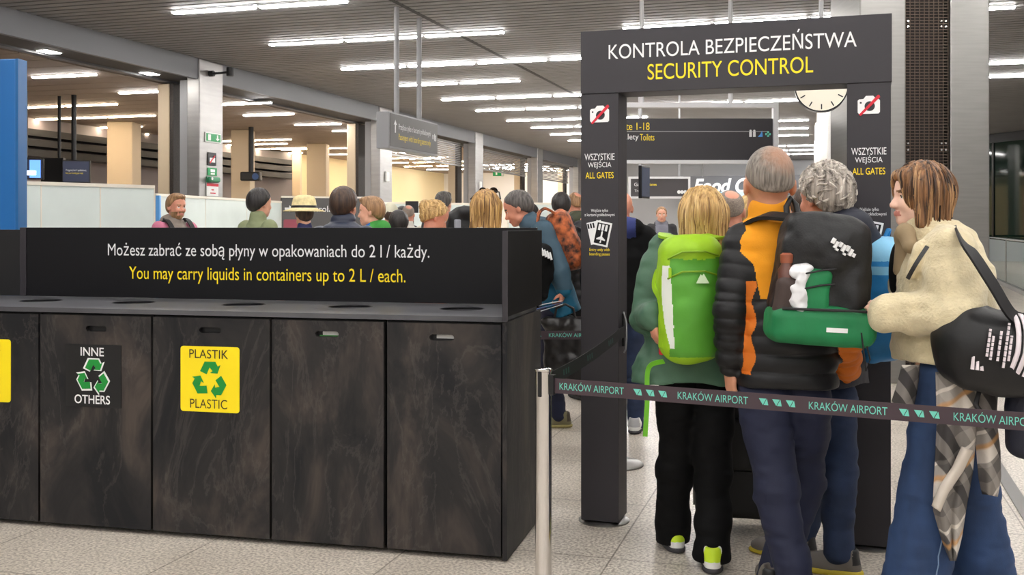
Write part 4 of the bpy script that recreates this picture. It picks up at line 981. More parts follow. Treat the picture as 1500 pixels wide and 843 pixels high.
    def bpaint(c, l):
        p = (c-hc)@HMf/hs; r = np.zeros(len(c), int)
        r[(np.abs(p[:, 0]) < .024) & (p[:, 1] > .075) & (np.abs(p[:, 2]+.069) < .010)] = 1
        e = np.hypot(np.abs(p[:, 0])-.032, p[:, 2]*1.7); r[(e < .0135) & (p[:, 1] > .06)] = 4; r[(e < .0075) & (p[:, 1] > .06)] = 3
        r[(np.abs(np.abs(p[:, 0])-.032) < .02) & (np.abs(p[:, 2]-.021) < .0055) & (p[:, 1] > .05)] = 2
        if beard:
            bz = (p[:, 1] > -.01) & (p[:, 2] < -.045) & (p[:, 2] > -.14) & (np.abs(p[:, 0]) < .075) & ((p[:, 2] < -.08) | ((np.abs(p[:, 0]) > .036) & (p[:, 2] < -.035-.3*(p[:, 1]-.03))) | ((np.abs(p[:, 2]+.053) < .008) & (np.abs(p[:, 0]) < .032)))
            r[bz & (r == 0)] = 2
        return r
    body = sdf_obj('person', B, h, [SKIN[skin], LIP, hm, EYE, EYEW], None, bpaint)
    body.location = W.loc; body.rotation_euler = (0, 0, W.rot); tag(body, label, 'person', group)
    if style:
        sdf_obj('hair', hair_prims(style, j['head'], HM, hs), hair_h or min(h, .007), hm, body, None, strand_disp(j['head'], HM, hs, strand if style not in ('buzz', 'crop') else .0008, 95 if style != 'curly' else 60))
    # ---- jacket
    T = torso or [(z*q, cx, cy, rx*q, ry*q) for z, cx, cy, rx, ry in ((hem/q if 0 else hem, 0, 0, .185, .135), (.98, 0, 0, .185, .135), (1.1, 0, 0, .178, .128), (1.28, 0, 0, .195, .13), (1.39, 0, -.01, .165, .105), (1.45, 0, -.012, .09, .085))]
    JP = [loft(T, Mi, k=.03, p=torso_p)]
    for s_ in 'LR':
        sq = (lambda n_: (lambda t, P: -sleeve_quilt[1]*(np.abs(np.sin(np.pi*t*n_))**.6-.6)))
        d1 = sq(max(2, round(np.linalg.norm(j['el'+s_]-j['sh'+s_])/sleeve_quilt[0]))) if sleeve_quilt else None
        d2 = sq(max(2, round(np.linalg.norm(j['wr'+s_]-j['el'+s_])/sleeve_quilt[0]))) if sleeve_quilt else None
        JP += [cone(j['sh'+s_], j['el'+s_], sleeve[0]*q, sleeve[1]*q, k=.035, lab=1, disp=d1), cone(j['el'+s_], j['el'+s_]+(j['wr'+s_]-j['el'+s_])*.94, sleeve[1]*q, sleeve[2]*q, k=.02, lab=1, disp=d2)]
    if collar:
        cz, cr = collar; n0 = j['neck']; JP += [cone(n0-A3((0, 0, .02)), n0+(j['head']-n0)/np.linalg.norm(j['head']-n0)*cz, .085*q, cr*q, k=.03, lab=2)]
    if hood:
        n0 = j['neck']; JP += [ell(n0+Rl@A3(hood[0])*q, A3(hood[1])*q, k=.03, lab=2), cone(n0+Rl@A3((-.075, .0, .015))*q, n0+Rl@A3((.0, -.08, .0))*q, .04*q, k=.03, lab=2), cone(n0+Rl@A3((.075, .0, .015))*q, n0+Rl@A3((.0, -.08, .0))*q, .04*q, k=.03, lab=2)]
    JP += jacket_extra or []
    jm = jmats or [jacket]
    jk = sdf_obj('jacket', JP, jh or h, jm, body, paint if len(jm) > 1 else None, cloth_disp(wr, quilt=quilt))
    # ---- trousers
    r0, r1, r2 = [x*q for x in legs]; hz = hemr
    TP = [loft([(.84*q, (j['hipL'][0]+j['hipR'][0])/2, (j['hipL'][1]+j['hipR'][1])/2, .155*q, .115*q), (1.02*q, pel[0], pel[1], .15*q, .11*q)], None, k=.03)]
    for s_ in 'LR':
        foot = j['an'+s_]-A3((0, 0, .035))
        TP += [cone(j['hip'+s_], j['kn'+s_], r0, r1, k=.03), cone(j['kn'+s_], foot, r1, r2 if hemr is None else hemr*q, k=.03)]
    TP += [plane_cut((0, 0, .032), (0, 0, -1), .004)]
    sdf_obj('trousers', TP, h, trousers, body, trouser_paint, cloth_disp(.009, 7, 16))
    for s_ in 'LR':
        sdf_yaw = (feet or {}).get(s_, (8 if s_ == 'L' else -8))
        shoe(body, j['an'+s_], sdf_yaw, SHOES[shoes], q, max(.006, h*.8))
    return body, j
def strap(parent, pts, wd, m, name='strap', th=.004, nrm=None, n=24, wdir=None):
    """webbing that follows a smooth path through pts; width lies across path and normal"""
    P = [A3(p) for p in pts]; Q = []
    for i in range(len(P)-1):
        p0, p1, p2, p3 = P[max(0, i-1)], P[i], P[i+1], P[min(len(P)-1, i+2)]
        for t in np.linspace(0, 1, n//(len(P)-1)+2)[:-1]: Q.append(.5*((2*p1)+(-p0+p2)*t+(2*p0-5*p1+4*p2-p3)*t*t+(-p0+3*p1-3*p2+p3)*t**3))
    Q.append(P[-1]); Q = [Vector(q.tolist()) for q in Q]; ws, ns = [], []
    nr = Vector(nrm or (0, -1, .3)).normalized()
    for i, q in enumerate(Q):
        t = (Q[min(i+1, len(Q)-1)]-Q[max(i-1, 0)]).normalized(); w_ = t.cross(nr); w_ = w_.normalized() if w_.length > 1e-4 else Vector((1, 0, 0))
        if wdir: w_ = (Vector(wdir)-t*t.dot(Vector(wdir))).normalized()
        ws.append(w_*wd/2); ns.append(w_.cross(t).normalized())
    return MB().ribbon(Q, ws, ns, th).build(name, m, parent, smooth=True)
def at_person(name, label, cat, W, group=None): return empty(name, label, cat, W.loc, W.rot, group)
def local_mesh_from_text(body_txt, name, m, parent, c, right, up, width, height=None, ext=.002, bold=0):
    """lettering on a tilted plane through c"""
    o = text(body_txt, name, m, parent, 0, 0, 0, width, height, bold=bold, ext=ext); r = Vector(right).normalized(); u = Vector(up).normalized(); n = r.cross(u)
    o.matrix_local = Matrix(((r.x, -n.x, u.x, c[0]), (r.y, -n.y, u.y, c[1]), (r.z, -n.z, u.z, c[2]), (0, 0, 0, 1))); return o
# ================================================================ the five people queueing in front
NAVY = fabric('navy', (19, 25, 52)); BLK = mat('fabric black', srgb(6, 6, 7), .8, bump=.08, bscale=180, spec=.2); PUFF = mat('black puffer', srgb(17, 17, 20), .5, noise=.1, nscale=6, bump=.12, bscale=40, spec=.4)
YEL = fabric('yellow fleece', (240, 158, 16), .8); ORG = fabric('orange strip', (222, 118, 24), .7); ZIPM = mat('strap black', srgb(26, 25, 27), .6)
# ---- man in the yellow and black jacket
W1 = Loc(1150, 4.15, 0)
z_ = lambda py, D: HC-(py-HY)/F*D
T1 = [(.815, .012, 0, .192, .14), (.95, .008, 0, .192, .14), (1.15, -.01, 0, .188, .135), (1.30, -.03, 0, .195, .13), (1.39, -.045, -.01, .17, .108), (1.43, -.06, -.012, .115, .09), (1.46, -.062, -.01, .085, .085)]
def paint1(c, l):
    r = np.zeros(len(c), int); x, y, z = c.T                  # 0 black puffer, 1 yellow, 2 orange
    r[(l != 1) & (z > 1.165) & (x > np.interp(z, [1.17, 1.3, 1.39], [-.125, -.15, -.24]))] = 1
    r[(l == 1) & (x > -.17) & (x < .1) & (z > 1.37)] = 1
    r[(x < -.146-.008*np.sin(z*45)) & (x > -.178) & (z < 1.235) & (z > .87) & (y < .05)] = 2
    r[(l == 1) & (x > .17) & (z < 1.04)] = 2
    return r
J1 = dict(head=W1(1126, 271), neck=W1(1127, 326), shL=W1(1088, 352), shR=W1(1196, 350), elL=W1(1071, 455, -.05), wrL=W1(1070, 536, .02), elR=W1(1236, 500, -.02), wrR=W1(1240, 545, .2), pel=W1(1150, 560),
          hipL=W1(1120, 585), hipR=W1(1178, 585, .02), knL=W1(1136, 718, -.07), knR=W1(1178, 705, .15), anL=W1(1168, 852, -.17), anR=W1(1128, 856, .0))
def thinning():
    m = hair_mat('cropped thinning', (92, 84, 76), (150, 140, 130), 120); nt = m.node_tree; b = nt.nodes['Principled BSDF']; N = nt.nodes.new; L = nt.links.new
    src = b.inputs['Base Color'].links[0].from_socket; tc = N('ShaderNodeTexCoord'); ds = N('ShaderNodeVectorMath'); ds.operation = 'DISTANCE'; ds.inputs[1].default_value = (J1['head']+A3((.024, -.085, .10))).tolist()
    nz = N('ShaderNodeTexNoise'); nz.inputs['Scale'].default_value = 45; L(tc.outputs['Object'], nz.inputs['Vector']); L(tc.outputs['Object'], ds.inputs[0])
    ma = N('ShaderNodeMath'); ma.operation = 'MULTIPLY_ADD'; ma.inputs[1].default_value = .05; L(nz.outputs[0], ma.inputs[0]); L(ds.outputs['Value'], ma.inputs[2])
    r = N('ShaderNodeMapRange'); r.inputs[1].default_value = .055; r.inputs[2].default_value = .115; r.inputs[3].default_value = .85; r.inputs[4].default_value = 0; L(ma.outputs[0], r.inputs[0])
    mx = N('ShaderNodeMix'); mx.data_type = 'RGBA'; mx.inputs[7].default_value = srgb(166, 122, 96); L(r.outputs[0], mx.inputs[0]); L(src, mx.inputs[6]); L(mx.outputs[2], b.inputs['Base Color']); return m
THIN = thinning()
P1, j1 = person('person in a yellow and black puffer jacket with cropped grey hair, seen from behind', W1, 1.75, J1, (0, 0), 1.16, 'c', THIN, 'crop', None, NAVY, 'grey', .0065, (.045, .083), None, 25, paint1, (.068, .011, 1.165), jh=.0045, jmats=[PUFF, YEL, ORG],
    torso=T1, sleeve=(.076, .068, .056), sleeve_quilt=(.062, .007), legs=(.105, .082, .07), handdir={'L': (.02, .03, -1)}, hand_n={'L': (.95, .3, 0)}, wr=.004)
# ---- his black and green backpack
bp1 = at_person('backpack', 'black backpack with green lower pouch on the yellow jacket man', 'backpack', W1)
Rb = rotm(0, 0, 7)
cb = W1(1200, 405, -.235)
BKM = mat('pack black', srgb(13, 13, 15), .55, noise=.2, nscale=10, bump=.15, bscale=120); GRNP = mat('pack green', srgb(18, 122, 70), .6, noise=.15, nscale=7, bump=.12, bscale=60)
wob = lambda a, f=14: (lambda P: a*vnoise(P*f)+a*.5*vnoise(P*f*2.2+3))
Rf = Rb.astype(np.float32); TB = lambda p: cb+Rf@A3(p)
sdf_obj('pack_body', [rbox(TB((0, 0, .02)), (.165, .10, .212), .07, M=Rf, taper=.08, k=.03), ell(TB((.01, -.05, .1)), (.14, .085, .10), M=Rf, k=.04), ell(TB((.11, -.03, -.05)), (.07, .09, .16), M=Rf, k=.03)], .007, BKM, bp1, None, wob(.008))
pch = W1(1199, 475, -.265); Rp = rotm(0, 0, 3).astype(np.float32)
sdf_obj('lower_pouch', [rbox(pch, (.19, .115, .072), .05, M=Rp, k=.02)], .006, GRNP, bp1, None, wob(.006, 11))
sdf_obj('front_panel', [rbox(TB((-.035, -.098, -.06)), (.05, .03, .09), .025, M=Rf, k=.02)], .006, GRNP, bp1, None, wob(.004))
sdf_obj('side_pocket', [rbox(TB((-.125, -.075, -.095)), (.05, .045, .085), .035, M=Rf, k=.02)], .006, mat('pocket mesh brown', srgb(64, 50, 46), .7), bp1, None, wob(.004))
for k, (dx, dz) in enumerate(((-.03, .005), (-.03, -.05))):
    MB().tube([TB((-.09, -.135, dz)), TB((-.03, -.136, dz+.02)), TB((.02, -.13, dz+.03))], .0035).build('compression_cord', ZIPM, bp1)
c_ = TB((.035, -.137, .115))
local_mesh_from_text('EKON', 'logo', WHITE_INK, bp1, c_, (.9, 0, -.42), (.42, -.2, .9), .1, .04, bold=.03) if 0 else None
mb = MB(); r_, u_ = Vector((.88, .05, -.46)).normalized(), Vector((.46, -.1, .88)).normalized(); n_ = r_.cross(u_)
for x, hgt, y in ((-.045, .02, .004), (-.03, .026, -.004), (-.016, .018, .004), (0, .026, -.002), (.014, .02, .004), (.03, .026, -.004), (.044, .014, -.008), (-.02, .008, -.018), (.012, .008, -.02)):
    mb.obox(Vector(c_.tolist())+r_*x+u_*y, r_, n_, u_, .0055, .006, hgt/2)
mb.build('logo', WHITE_INK, bp1)
c_ = pch+A3((.032, -.117, -.012)); MB().obox(c_, (1, 0, -.05), (0, 1, 0), (.05, 0, 1), .038, .003, .008).build('logo', WHITE_INK, bp1)
MB().tube([pch+A3((-.16, -.1, .066)), pch+A3((-.05, -.118, .062)), pch+A3((.09, -.118, .058)), pch+A3((.17, -.1, .05))], .005).build('zip', ZIPM, bp1)
strap(bp1, [TB((-.02, -.02, .2)), W1(1150, 318, -.165), W1(1118, 317, -.11), W1(1098, 330, -.02), W1(1096, 350, .09), W1(1112, 400, .16)], .055, BKM, 'shoulder_strap', .007, (0, -.5, 1))
strap(bp1, [TB((.05, .02, .22)), W1(1180, 322, -.13), W1(1190, 325, .0), W1(1186, 350, .15), W1(1188, 410, .17)], .055, BKM, 'shoulder_strap', .007, (0, -.5, 1))
MB().tube([W1(1153, 322, -.14), W1(1152, 303, -.13), W1(1158, 291, -.12), W1(1166, 300, -.12), W1(1170, 320, -.14)], .012).build('haul_loop', BKM, bp1, smooth=True)
MB().tube([pch+A3((.12, -.115, -.02)), pch+A3((.13, -.115, -.1)), pch+A3((.145, -.09, -.16)), pch+A3((.16, -.09, -.12)), pch+A3((.14, -.1, -.05))], .003).build('pull_cord', ZIPM, bp1)
wb_ = at_person('cloth_bundle', 'white cloth stuffed in the side pocket of the black backpack', 'cloth', W1)
sdf_obj('bundle', [ell(TB((-.095, -.1, .005)), (.042, .034, .03), k=.02), ell(TB((-.1, -.118, -.08)), (.03, .022, .07), k=.02), ell(TB((-.075, -.09, .02)), (.025, .025, .02), k=.02)], .005, mat('white cloth', srgb(222, 222, 224), .7), wb_, None, wob(.008, 40))
bt = at_person('water_bottle', 'brown capped bottle in the side pocket of the black backpack', 'bottle', W1)
c_ = TB((-.145, -.075, .03)); MB().lathe([(.001, -.18), (.03, -.18), (.032, -.02), (.02, .0), (.02, .01)], 20, c_).build('bottle_body', mat('bottle brown', srgb(92, 52, 40), .3), bt, smooth=True)
MB().lathe([(.023, .005), (.024, .035), (.015, .042)], 20, c_).build('cap', mat('bottle cap', srgb(150, 84, 60), .35), bt, smooth=True)

# ---- woman in the green jacket
GJ = fabric('sage jacket', (70, 104, 82), .6, .1, .1, 60)
W3 = Loc(1015, 4.6, 0)
T3 = [(.775, -.03, -.005, .245, .16), (.86, -.02, 0, .225, .155), (.95, -.01, 0, .205, .15), (1.05, 0, 0, .19, .14), (1.22, .0, 0, .18, .13), (1.30, .01, -.01, .15, .105), (1.36, .03, -.012, .1, .09)]
J3 = dict(head=W3(1030, 322), neck=W3(1024, 358), shL=W3(972, 368), shR=W3(1064, 368), elL=W3(949, 466, -.04), wrL=W3(955, 464, -.2), elR=W3(1075, 460, .05), wrR=W3(1060, 480, .28), pel=W3(1015, 560),
          hipL=W3(993, 575), hipR=W3(1043, 575), knL=W3(989, 690, .06), knR=W3(1045, 705, -.06), anL=W3(986, 776, .12), anR=W3(1043, 808, -.16))
P3, j3 = person('person with a blonde bob in a sage green jacket and black trousers, seen from behind', W3, 1.62, J3, (-6, -4), 1.0, 'b', 'blonde', 'bob', GJ, BLK, 'lime', .0065, (.05, .085), None, 40, torso=T3, sleeve=(.085, .082, .066), legs=(.1, .084, .08), hemr=.082,
    handdir={'L': (.15, -.15, -1)}, hand_n={'L': (.9, .2, 0)}, wr=.012, strand=.006, hair_h=.005)
bp3 = at_person('backpack', 'lime and green hiking backpack on the woman in the sage jacket', 'backpack', W3)
LIME = mat('pack lime', srgb(150, 196, 28), .55, noise=.1, nscale=8, bump=.1, bscale=60); GRN2 = mat('pack leaf green', srgb(84, 158, 44), .55, noise=.12, nscale=5, bump=.1, bscale=50)
cg = W3(1010, 437, -.235); TG = lambda p: cg+A3(p)
def paintg(c, l):
    p = c-cg; r = np.zeros(len(c), int)
    top = p[:, 2] > .165+.45*(p[:, 0]*p[:, 0])*4-.1*np.abs(p[:, 0]); r[top] = 1
    r[(p[:, 0] < -.095)] = 1; r[p[:, 2] < -.235] = 1
    r[(p[:, 0] > -.124-.05*p[:, 2]+.5*(p[:, 2]-.0)**2) & (p[:, 0] < -.088-.05*p[:, 2]) & (p[:, 2] < .14) & (p[:, 2] > -.2) & (p[:, 1] < -.01)] = 2
    return r
sdf_obj('pack_body', [rbox(TG((0, 0, 0)), (.128, .105, .262), .075, taper=-.03, k=.03), ell(TG((0, -.045, -.06)), (.11, .085, .2), k=.04), ell(TG((0, -.03, .2)), (.105, .09, .06), k=.03)], .006, [GRN2, LIME, mat('pack white', srgb(222, 228, 216), .6)], bp3, paintg, wob(.007, 9))
for zz, m_ in ((.185, 'zip'), (.105, 'zip')):
    MB().tube([TG((-.105, -.095, zz-.02)), TG((-.05, -.128, zz+.01)), TG((.04, -.128, zz+.012)), TG((.1, -.1, zz-.005))], .004).build(m_, mat('zip lime', srgb(120, 160, 20), .5), bp3)
c_ = TG((.03, -.138, .085)); MB().poly([(-.026, -.016), (.026, -.016), (.004, .022), (-.002, .014), (-.008, .02)], -.003, .004).build('logo', mat('logo pale', srgb(214, 236, 196), .5), bp3).location = c_.tolist()
MB().box((-.006, -.004, -.04), (.006, .004, 0), .002).build('zip_pull', LIME, bp3).location = TG((-.098, -.112, .13)).tolist()
for sx, e in ((-1, 975), (1, 1052)):
    strap(bp3, [TG((sx*.06, .05, .25)), W3(e+sx*2, 346, -.09), W3(e, 345, 0), W3(e+2, 370, .12), W3(e, 430, .16)], .05, LIME, 'shoulder_strap', .006, (0, -.5, 1))
strap(bp3, [TG((-.13, -.0, .1)), W3(962, 400, -.2), W3(958, 420, -.19), TG((-.125, -.03, -.02)), TG((-.125, -.04, -.2))], .028, LIME, 'side_strap', .003, (-1, -.4, 0))
strap(bp3, [TG((-.11, -.02, -.26)), W3(950, 540, -.16), W3(948, 590, -.16), W3(945, 640, -.16)], .02, mat('strap lime', srgb(110, 190, 40), .5), 'hip_strap', .002, (0, -1, 0))
MB().box((-.011, -.008, -.024), (.011, .008, .024), .006).build('red_tag', mat('tag red', srgb(214, 30, 50), .5), bp3).location = W3(969, 512, -.2).tolist()

# ---- grey haired man facing left, navy hood, blue backpack
W2 = Loc(1222, 4.5, 60)
NV2 = fabric('dark navy', (26, 30, 46), .6)
JEAN = mat('jeans', srgb(30, 45, 74), .8, noise=.3, nscale=7, bump=.1, bscale=220)
J2 = dict(head=W2(1208, 291), neck=W2(1222, 348), pel=W2(1226, 560), hipL=W2(1222, 582, -.04), hipR=W2(1222, 582, .09), knL=W2(1228, 700, -.1), anL=W2(1228, 795, -.13), knR=W2(1196, 700, .1), anR=W2(1166, 790, .08))
P2, j2 = person('grey curly haired person with a dark navy hood and jeans facing left inside the gate', W2, 1.70, J2, (-32, -3), 1.08, 'b', 'grey', 'curly', NV2, JEAN, 'grey', .0065, (.06, .085), ((0, -.07, .03), (.135, .1, .075)), 35, sleeve=(.085, .07, .055), legs=(.098, .075, .066),
    strand=.009, hair_h=.005, feet={'L': 6, 'R': 2}, wr=.008,
    jacket_extra=[ell(W2(1232, 328, -.05), (.1, .12, .075), k=.04, lab=2), ell(W2(1262, 362, -.02), (.1, .09, .09), k=.05)])
bp2 = at_person('backpack', 'light blue backpack between the black backpack and the cream coat', 'backpack', W2)
BL1 = mat('pack sky', srgb(126, 190, 226), .55, noise=.1, nscale=9, bump=.12, bscale=60); BL2 = mat('pack blue', srgb(24, 124, 190), .55, noise=.12, nscale=7, bump=.12, bscale=60)
cbl = W2(1291, 440, -.02); Rz = rotm(0, -12, 0).astype(np.float32)
def paintb(c, l):
    z = c[:, 2]-cbl[2]; r = np.ones(len(c), int); r[z > .11] = 0; r[(z > .145) & (z < .17)] = 1; return r
sdf_obj('pack_body', [rbox(cbl, (.15, .125, .255), .08, M=Rz, k=.03), ell(cbl+A3((0, -.02, .17)), (.13, .1, .1), k=.04)], .007, [BL1, BL2], bp2, paintb, wob(.008, 9))
mb = MB(); mb.poly([(-.02, -.018), (.02, -.018), (.0, .02)], -.004, .004); lo = mb.build('logo', WHITE_INK, bp2); q_ = W2(1303, 402, -.12); lo.location = q_.tolist(); lo.rotation_euler = (0, 0, -W2.rot)
for sx in (-.08, .08): strap(bp2, [cbl+A3((sx, .05, .25)), j2['neck']+A3((sx*1.3, -.08, -.0)), j2['neck']+A3((sx*1.5, .06, -.03)), j2['neck']+A3((sx*1.6, .12, -.2))], .05, BL2, 'shoulder_strap', .006, (0, -.3, 1))
MB().tube([cbl+A3((-.03, -.02, .27)), cbl+A3((-.02, -.03, .3)), cbl+A3((.02, -.03, .3)), cbl+A3((.03, -.02, .27))], .008).build('haul_loop', BL2, bp2)

# ---- woman in the cream fleece coat, profile to the left
SHER = mat('cream fleece', srgb(214, 200, 164), .95, noise=.1, nscale=14, bump=.6, bscale=90, sheen=.3)
DENIM = mat('denim blue', srgb(40, 64, 102), .8, noise=.28, nscale=9, nstretch=(1, 1, .35), bump=.1, bscale=220)
W4 = Loc(1388, 3.9, 90)
T4 = [(.95, 0, .02, .205, .165), (1.05, 0, .015, .205, .17), (1.2, 0, .02, .2, .175), (1.30, 0, .02, .19, .165), (1.38, 0, .03, .15, .13), (1.44, 0, .05, .1, .105), (1.47, 0, .06, .085, .09)]
J4 = dict(head=W4(1347, 290), neck=W4(1362, 345), shL=W4(1392, 372, -.17), shR=W4(1392, 372, .17), elL=W4(1402, 462, -.25), wrL=W4(1330, 459, -.15), elR=W4(1390, 460, .25), wrR=W4(1330, 455, .06), pel=W4(1392, 545),
          hipL=W4(1388, 560, -.08), hipR=W4(1398, 560, .09), knL=W4(1362, 715, -.08), anL=W4(1338, 858, -.06), knR=W4(1420, 720, .1), anR=W4(1442, 850, .12))
P4, j4 = person('person in a cream fleece coat and wide blue jeans, brown bob, profile to the left', W4, 1.66, J4, (0, 3), .92, 'd', 'balayage', 'long', SHER, DENIM, 'white', .006, (.06, .088), ((0, -.055, -.01), (.12, .065, .05)), 30,
    torso=T4, sleeve=(.105, .1, .072), legs=(.118, .105, .12), hemr=.135, wr=.009, strand=.006, hair_h=.005, handdir={'L': (0, 1, .15), 'R': (0, 1, 0)}, hand_n={'L': (.9, 0, -.3), 'R': (-.9, 0, -.3)},
    jacket_extra=[cone(W4(1345, 461, -.15), W4(1299, 460, -.14), .078, .07, k=.02, lab=1), cone(W4(1336, 400, -.12), W4(1346, 366, -.15), .022, .027, k=.015), cone(W4(1346, 366, -.15), W4(1380, 343, -.13), .027, .03, k=.015), cone(W4(1380, 343, -.13), W4(1418, 350, -.04), .03, .034, k=.02), cone(W4(1352, 348, .0), W4(1404, 358, .0), .058, .062, k=.05)])
tr = [o for o in P4.children if o.name.startswith('trousers')][0]; co = np.zeros(len(tr.data.vertices)*3, np.float32); tr.data.vertices.foreach_get('co', co); co = co.reshape(-1, 3); sp = []
for z in np.linspace(.04, .8, 30):
    y = np.interp(z, [.05, .45, .9], [.14, .075, .05]); m_ = (np.abs(co[:, 2]-z) < .006) & (np.abs(co[:, 1]-y) < .006) & (co[:, 0] < .02)
    if m_.any(): q = co[m_]; sp.append(q[q[:, 0].argmin()]-A3((.001, 0, 0)))
MB().tube(sp, .0028, 6).build('outer_seam', mat('denim stitch', srgb(112, 136, 168), .8), P4, smooth=True)
sdf_obj('scarf_collar', [cone(W4(1326, 340, -.07), W4(1334, 360, -.1), .022, .03, k=.02), cone(W4(1326, 340, -.07), W4(1322, 345, .04), .03, k=.03), cone(W4(1327, 352, .0), W4(1322, 396, .0), .036, .034, k=.03)], .006, fabric('beige collar', (150, 130, 100), .8), P4)
sdf_obj('inner_top', [ell(W4(1316, 400, .03), (.06, .03, .12), k=.02)], .008, BLK, P4)
# plaid shirt tied at her waist
def plaid():
    m = mat('plaid cloth', (.3, .28, .26), .8); nt = m.node_tree; b = nt.nodes['Principled BSDF']; N = nt.nodes.new; L = nt.links.new
    tc = N('ShaderNodeTexCoord'); cur = None
    for rot, sc, col, fac, lo in ((32, 1.5, srgb(222, 214, 204), .85, .5), (122, 1.5, srgb(24, 23, 26), .85, .55), (32, 3.0, srgb(58, 55, 58), .5, .6), (122, 3.0, srgb(196, 188, 180), .3, .8), (32, 1.5, srgb(196, 146, 90), .8, .97)):
        mp = N('ShaderNodeMapping'); mp.inputs['Rotation'].default_value = (math.radians(rot), 0, 0); L(tc.outputs['Object'], mp.inputs['Vector'])
        w_ = N('ShaderNodeTexWave'); w_.bands_direction = 'Z'; w_.inputs['Scale'].default_value = sc; w_.inputs['Phase Offset'].default_value = rot*.13+sc; L(mp.outputs[0], w_.inputs['Vector'])
        r = N('ShaderNodeValToRGB'); r.color_ramp.elements[0].position = lo; r.color_ramp.elements[1].position = lo+.04; L(w_.outputs[1], r.inputs[0])
        mu = N('ShaderNodeMath'); mu.operation = 'MULTIPLY'; mu.inputs[1].default_value = fac; L(r.outputs[0], mu.inputs[0])
        mx = N('ShaderNodeMix'); mx.data_type = 'RGBA'; mx.inputs[7].default_value = col; mx.inputs[6].default_value = srgb(128, 122, 116); L(mu.outputs[0], mx.inputs[0])
        if cur: L(cur, mx.inputs[6])
        cur = mx.outputs[2]
    L(cur, b.inputs['Base Color']); return m
PLAID = plaid()
def drape(name, W, Lp, Rp, dD, m, parent, folds=3, amp=.018, n=26, mcols=18, th=.004, wd=1.0):
    """hanging cloth between two outlines, with folds and thickness"""
    def samp(P, t):
        u = t*(len(P)-1); i = min(int(u), len(P)-2); f = u-i; return [P[i][k]*(1-f)+P[i+1][k]*f for k in (0, 1)]
    vs, fs = [], []
    for i in range(n+1):
        a, b = samp(Lp, i/n), samp(Rp, i/n)
        for k in range(mcols+1):
            s = k/mcols; q = W(a[0]*(1-s)+b[0]*s, a[1]*(1-s)+b[1]*s, dD+amp*math.sin(s*folds*2*math.pi+1.7*i/n)*(.35+.65*i/n)+.02*(2*s-1)**2); vs.append(Vector(q.tolist()))
    N_ = len(vs)
    for i in range(n):
        for k in range(mcols): a = i*(mcols+1)+k; fs.append((a, a+1, a+mcols+2, a+mcols+1))
    o = mesh_obj(name, vs, fs, m, parent, True)
    md = o.modifiers.new('thick', 'SOLIDIFY'); md.thickness = th; return o
sh = at_person('plaid_shirt', 'grey and white plaid shirt hanging from the waist over the blue jeans', 'shirt', W4)
drape('shirt_body', W4, [(1370, 545), (1372, 620), (1368, 700), (1366, 745), (1380, 790), (1393, 822)], [(1436, 548), (1430, 620), (1424, 690), (1414, 745), (1408, 785), (1399, 822)], -.24, PLAID, sh, 2, .02)
drape('shirt_sleeve', W4, [(1418, 560), (1424, 610), (1430, 660), (1434, 700), (1440, 724)], [(1462, 560), (1458, 610), (1464, 660), (1465, 700), (1460, 728)], -.2, PLAID, sh, 1, .015)
drape('shirt_front', W4, [(1322, 535), (1314, 565), (1306, 590), (1312, 602)], [(1346, 535), (1344, 560), (1340, 585), (1334, 606)], -.16, PLAID, sh, 1, .008)
drape('collar_band', W4, [(1410, 655), (1396, 685), (1376, 715), (1366, 742)], [(1424, 660), (1410, 690), (1388, 722), (1376, 750)], -.275, mat('pale cloth', srgb(206, 196, 184), .8), sh, .5, .004)
# duffel bag
W5 = Loc(1450, 3.62, 0)
db = at_person('duffel_bag', 'black sports duffel with white stripes and print hanging at the right frame edge', 'bag', W5)
DUF = mat('duffel black', srgb(14, 14, 16), .5, noise=.15, nscale=8, bump=.1, bscale=40)
cd = W5(1484, 512, 0); Rd = rotm(0, 0, 8).astype(np.float32); TD = lambda p: cd+Rd@A3(p)
sdf_obj('bag_body', [cone(TD((-.15, 0, 0)), TD((.3, 0, -.01)), .125, .135, k=.04), rbox(TD((.06, 0, -.03)), (.29, .12, .125), .07, M=Rd, k=.03), ell(TD((-.16, 0, .0)), (.1, .12, .14), M=Rd, k=.04)], .007, DUF, db, None, wob(.01, 8))
def wrap_band(x0, x1, name, z0=-.13, z1=.135, m=WHITE_INK, bow=.0):
    mb = MB(); pts = []
    for a in np.linspace(-.72, .78, 16):
        z = math.sin(a*math.pi/2)*.135; y = -.137*math.cos(a*math.pi/2)**.55-.006; pts.append((z, y, a))
    vs = []
    ring = []
    for z, y, a in pts:
        p0 = TD((x0+bow*(a*a)-.03*max(0, -a), y, z)); p1 = TD((x1+bow*(a*a)-.03*max(0, -a), y, z)); ring.append((mb.bm.verts.new(p0), mb.bm.verts.new(p1)))
    for q, r in zip(ring, ring[1:]): mb.bm.faces.new((q[0], q[1], r[1], r[0]))
    o = mb.build(name, m, db, smooth=True); md = o.modifiers.new('thick', 'SOLIDIFY'); md.thickness = .005; return o
for k in range(3): wrap_band(-.06+.026*k, -.044+.026*k, 'stripe', m=mat('stripe white', srgb(232, 222, 226), .5), bow=-.012)
ST = mat('stripe white', (0, 0, 0))
mb = MB()
for k, (a, b) in enumerate(((0, .018), (.02, .03), (.038, .042))):
    pass
for k in range(3):
    x = -.145+.016*k; mb.poly([(x-.0, -.07), (x+.011, -.07), (x+.011-.004, -.07+.016+.014*(2-k)), (x-.0, -.07+.012+.014*(2-k))], -.003, .003)
lo = mb.build('logo', ST, db); lo.location = (cd+A3((-.055, -.142, .0))).tolist(); lo.rotation_euler = (0, math.radians(8), 0)
random.seed(3); mb = MB()
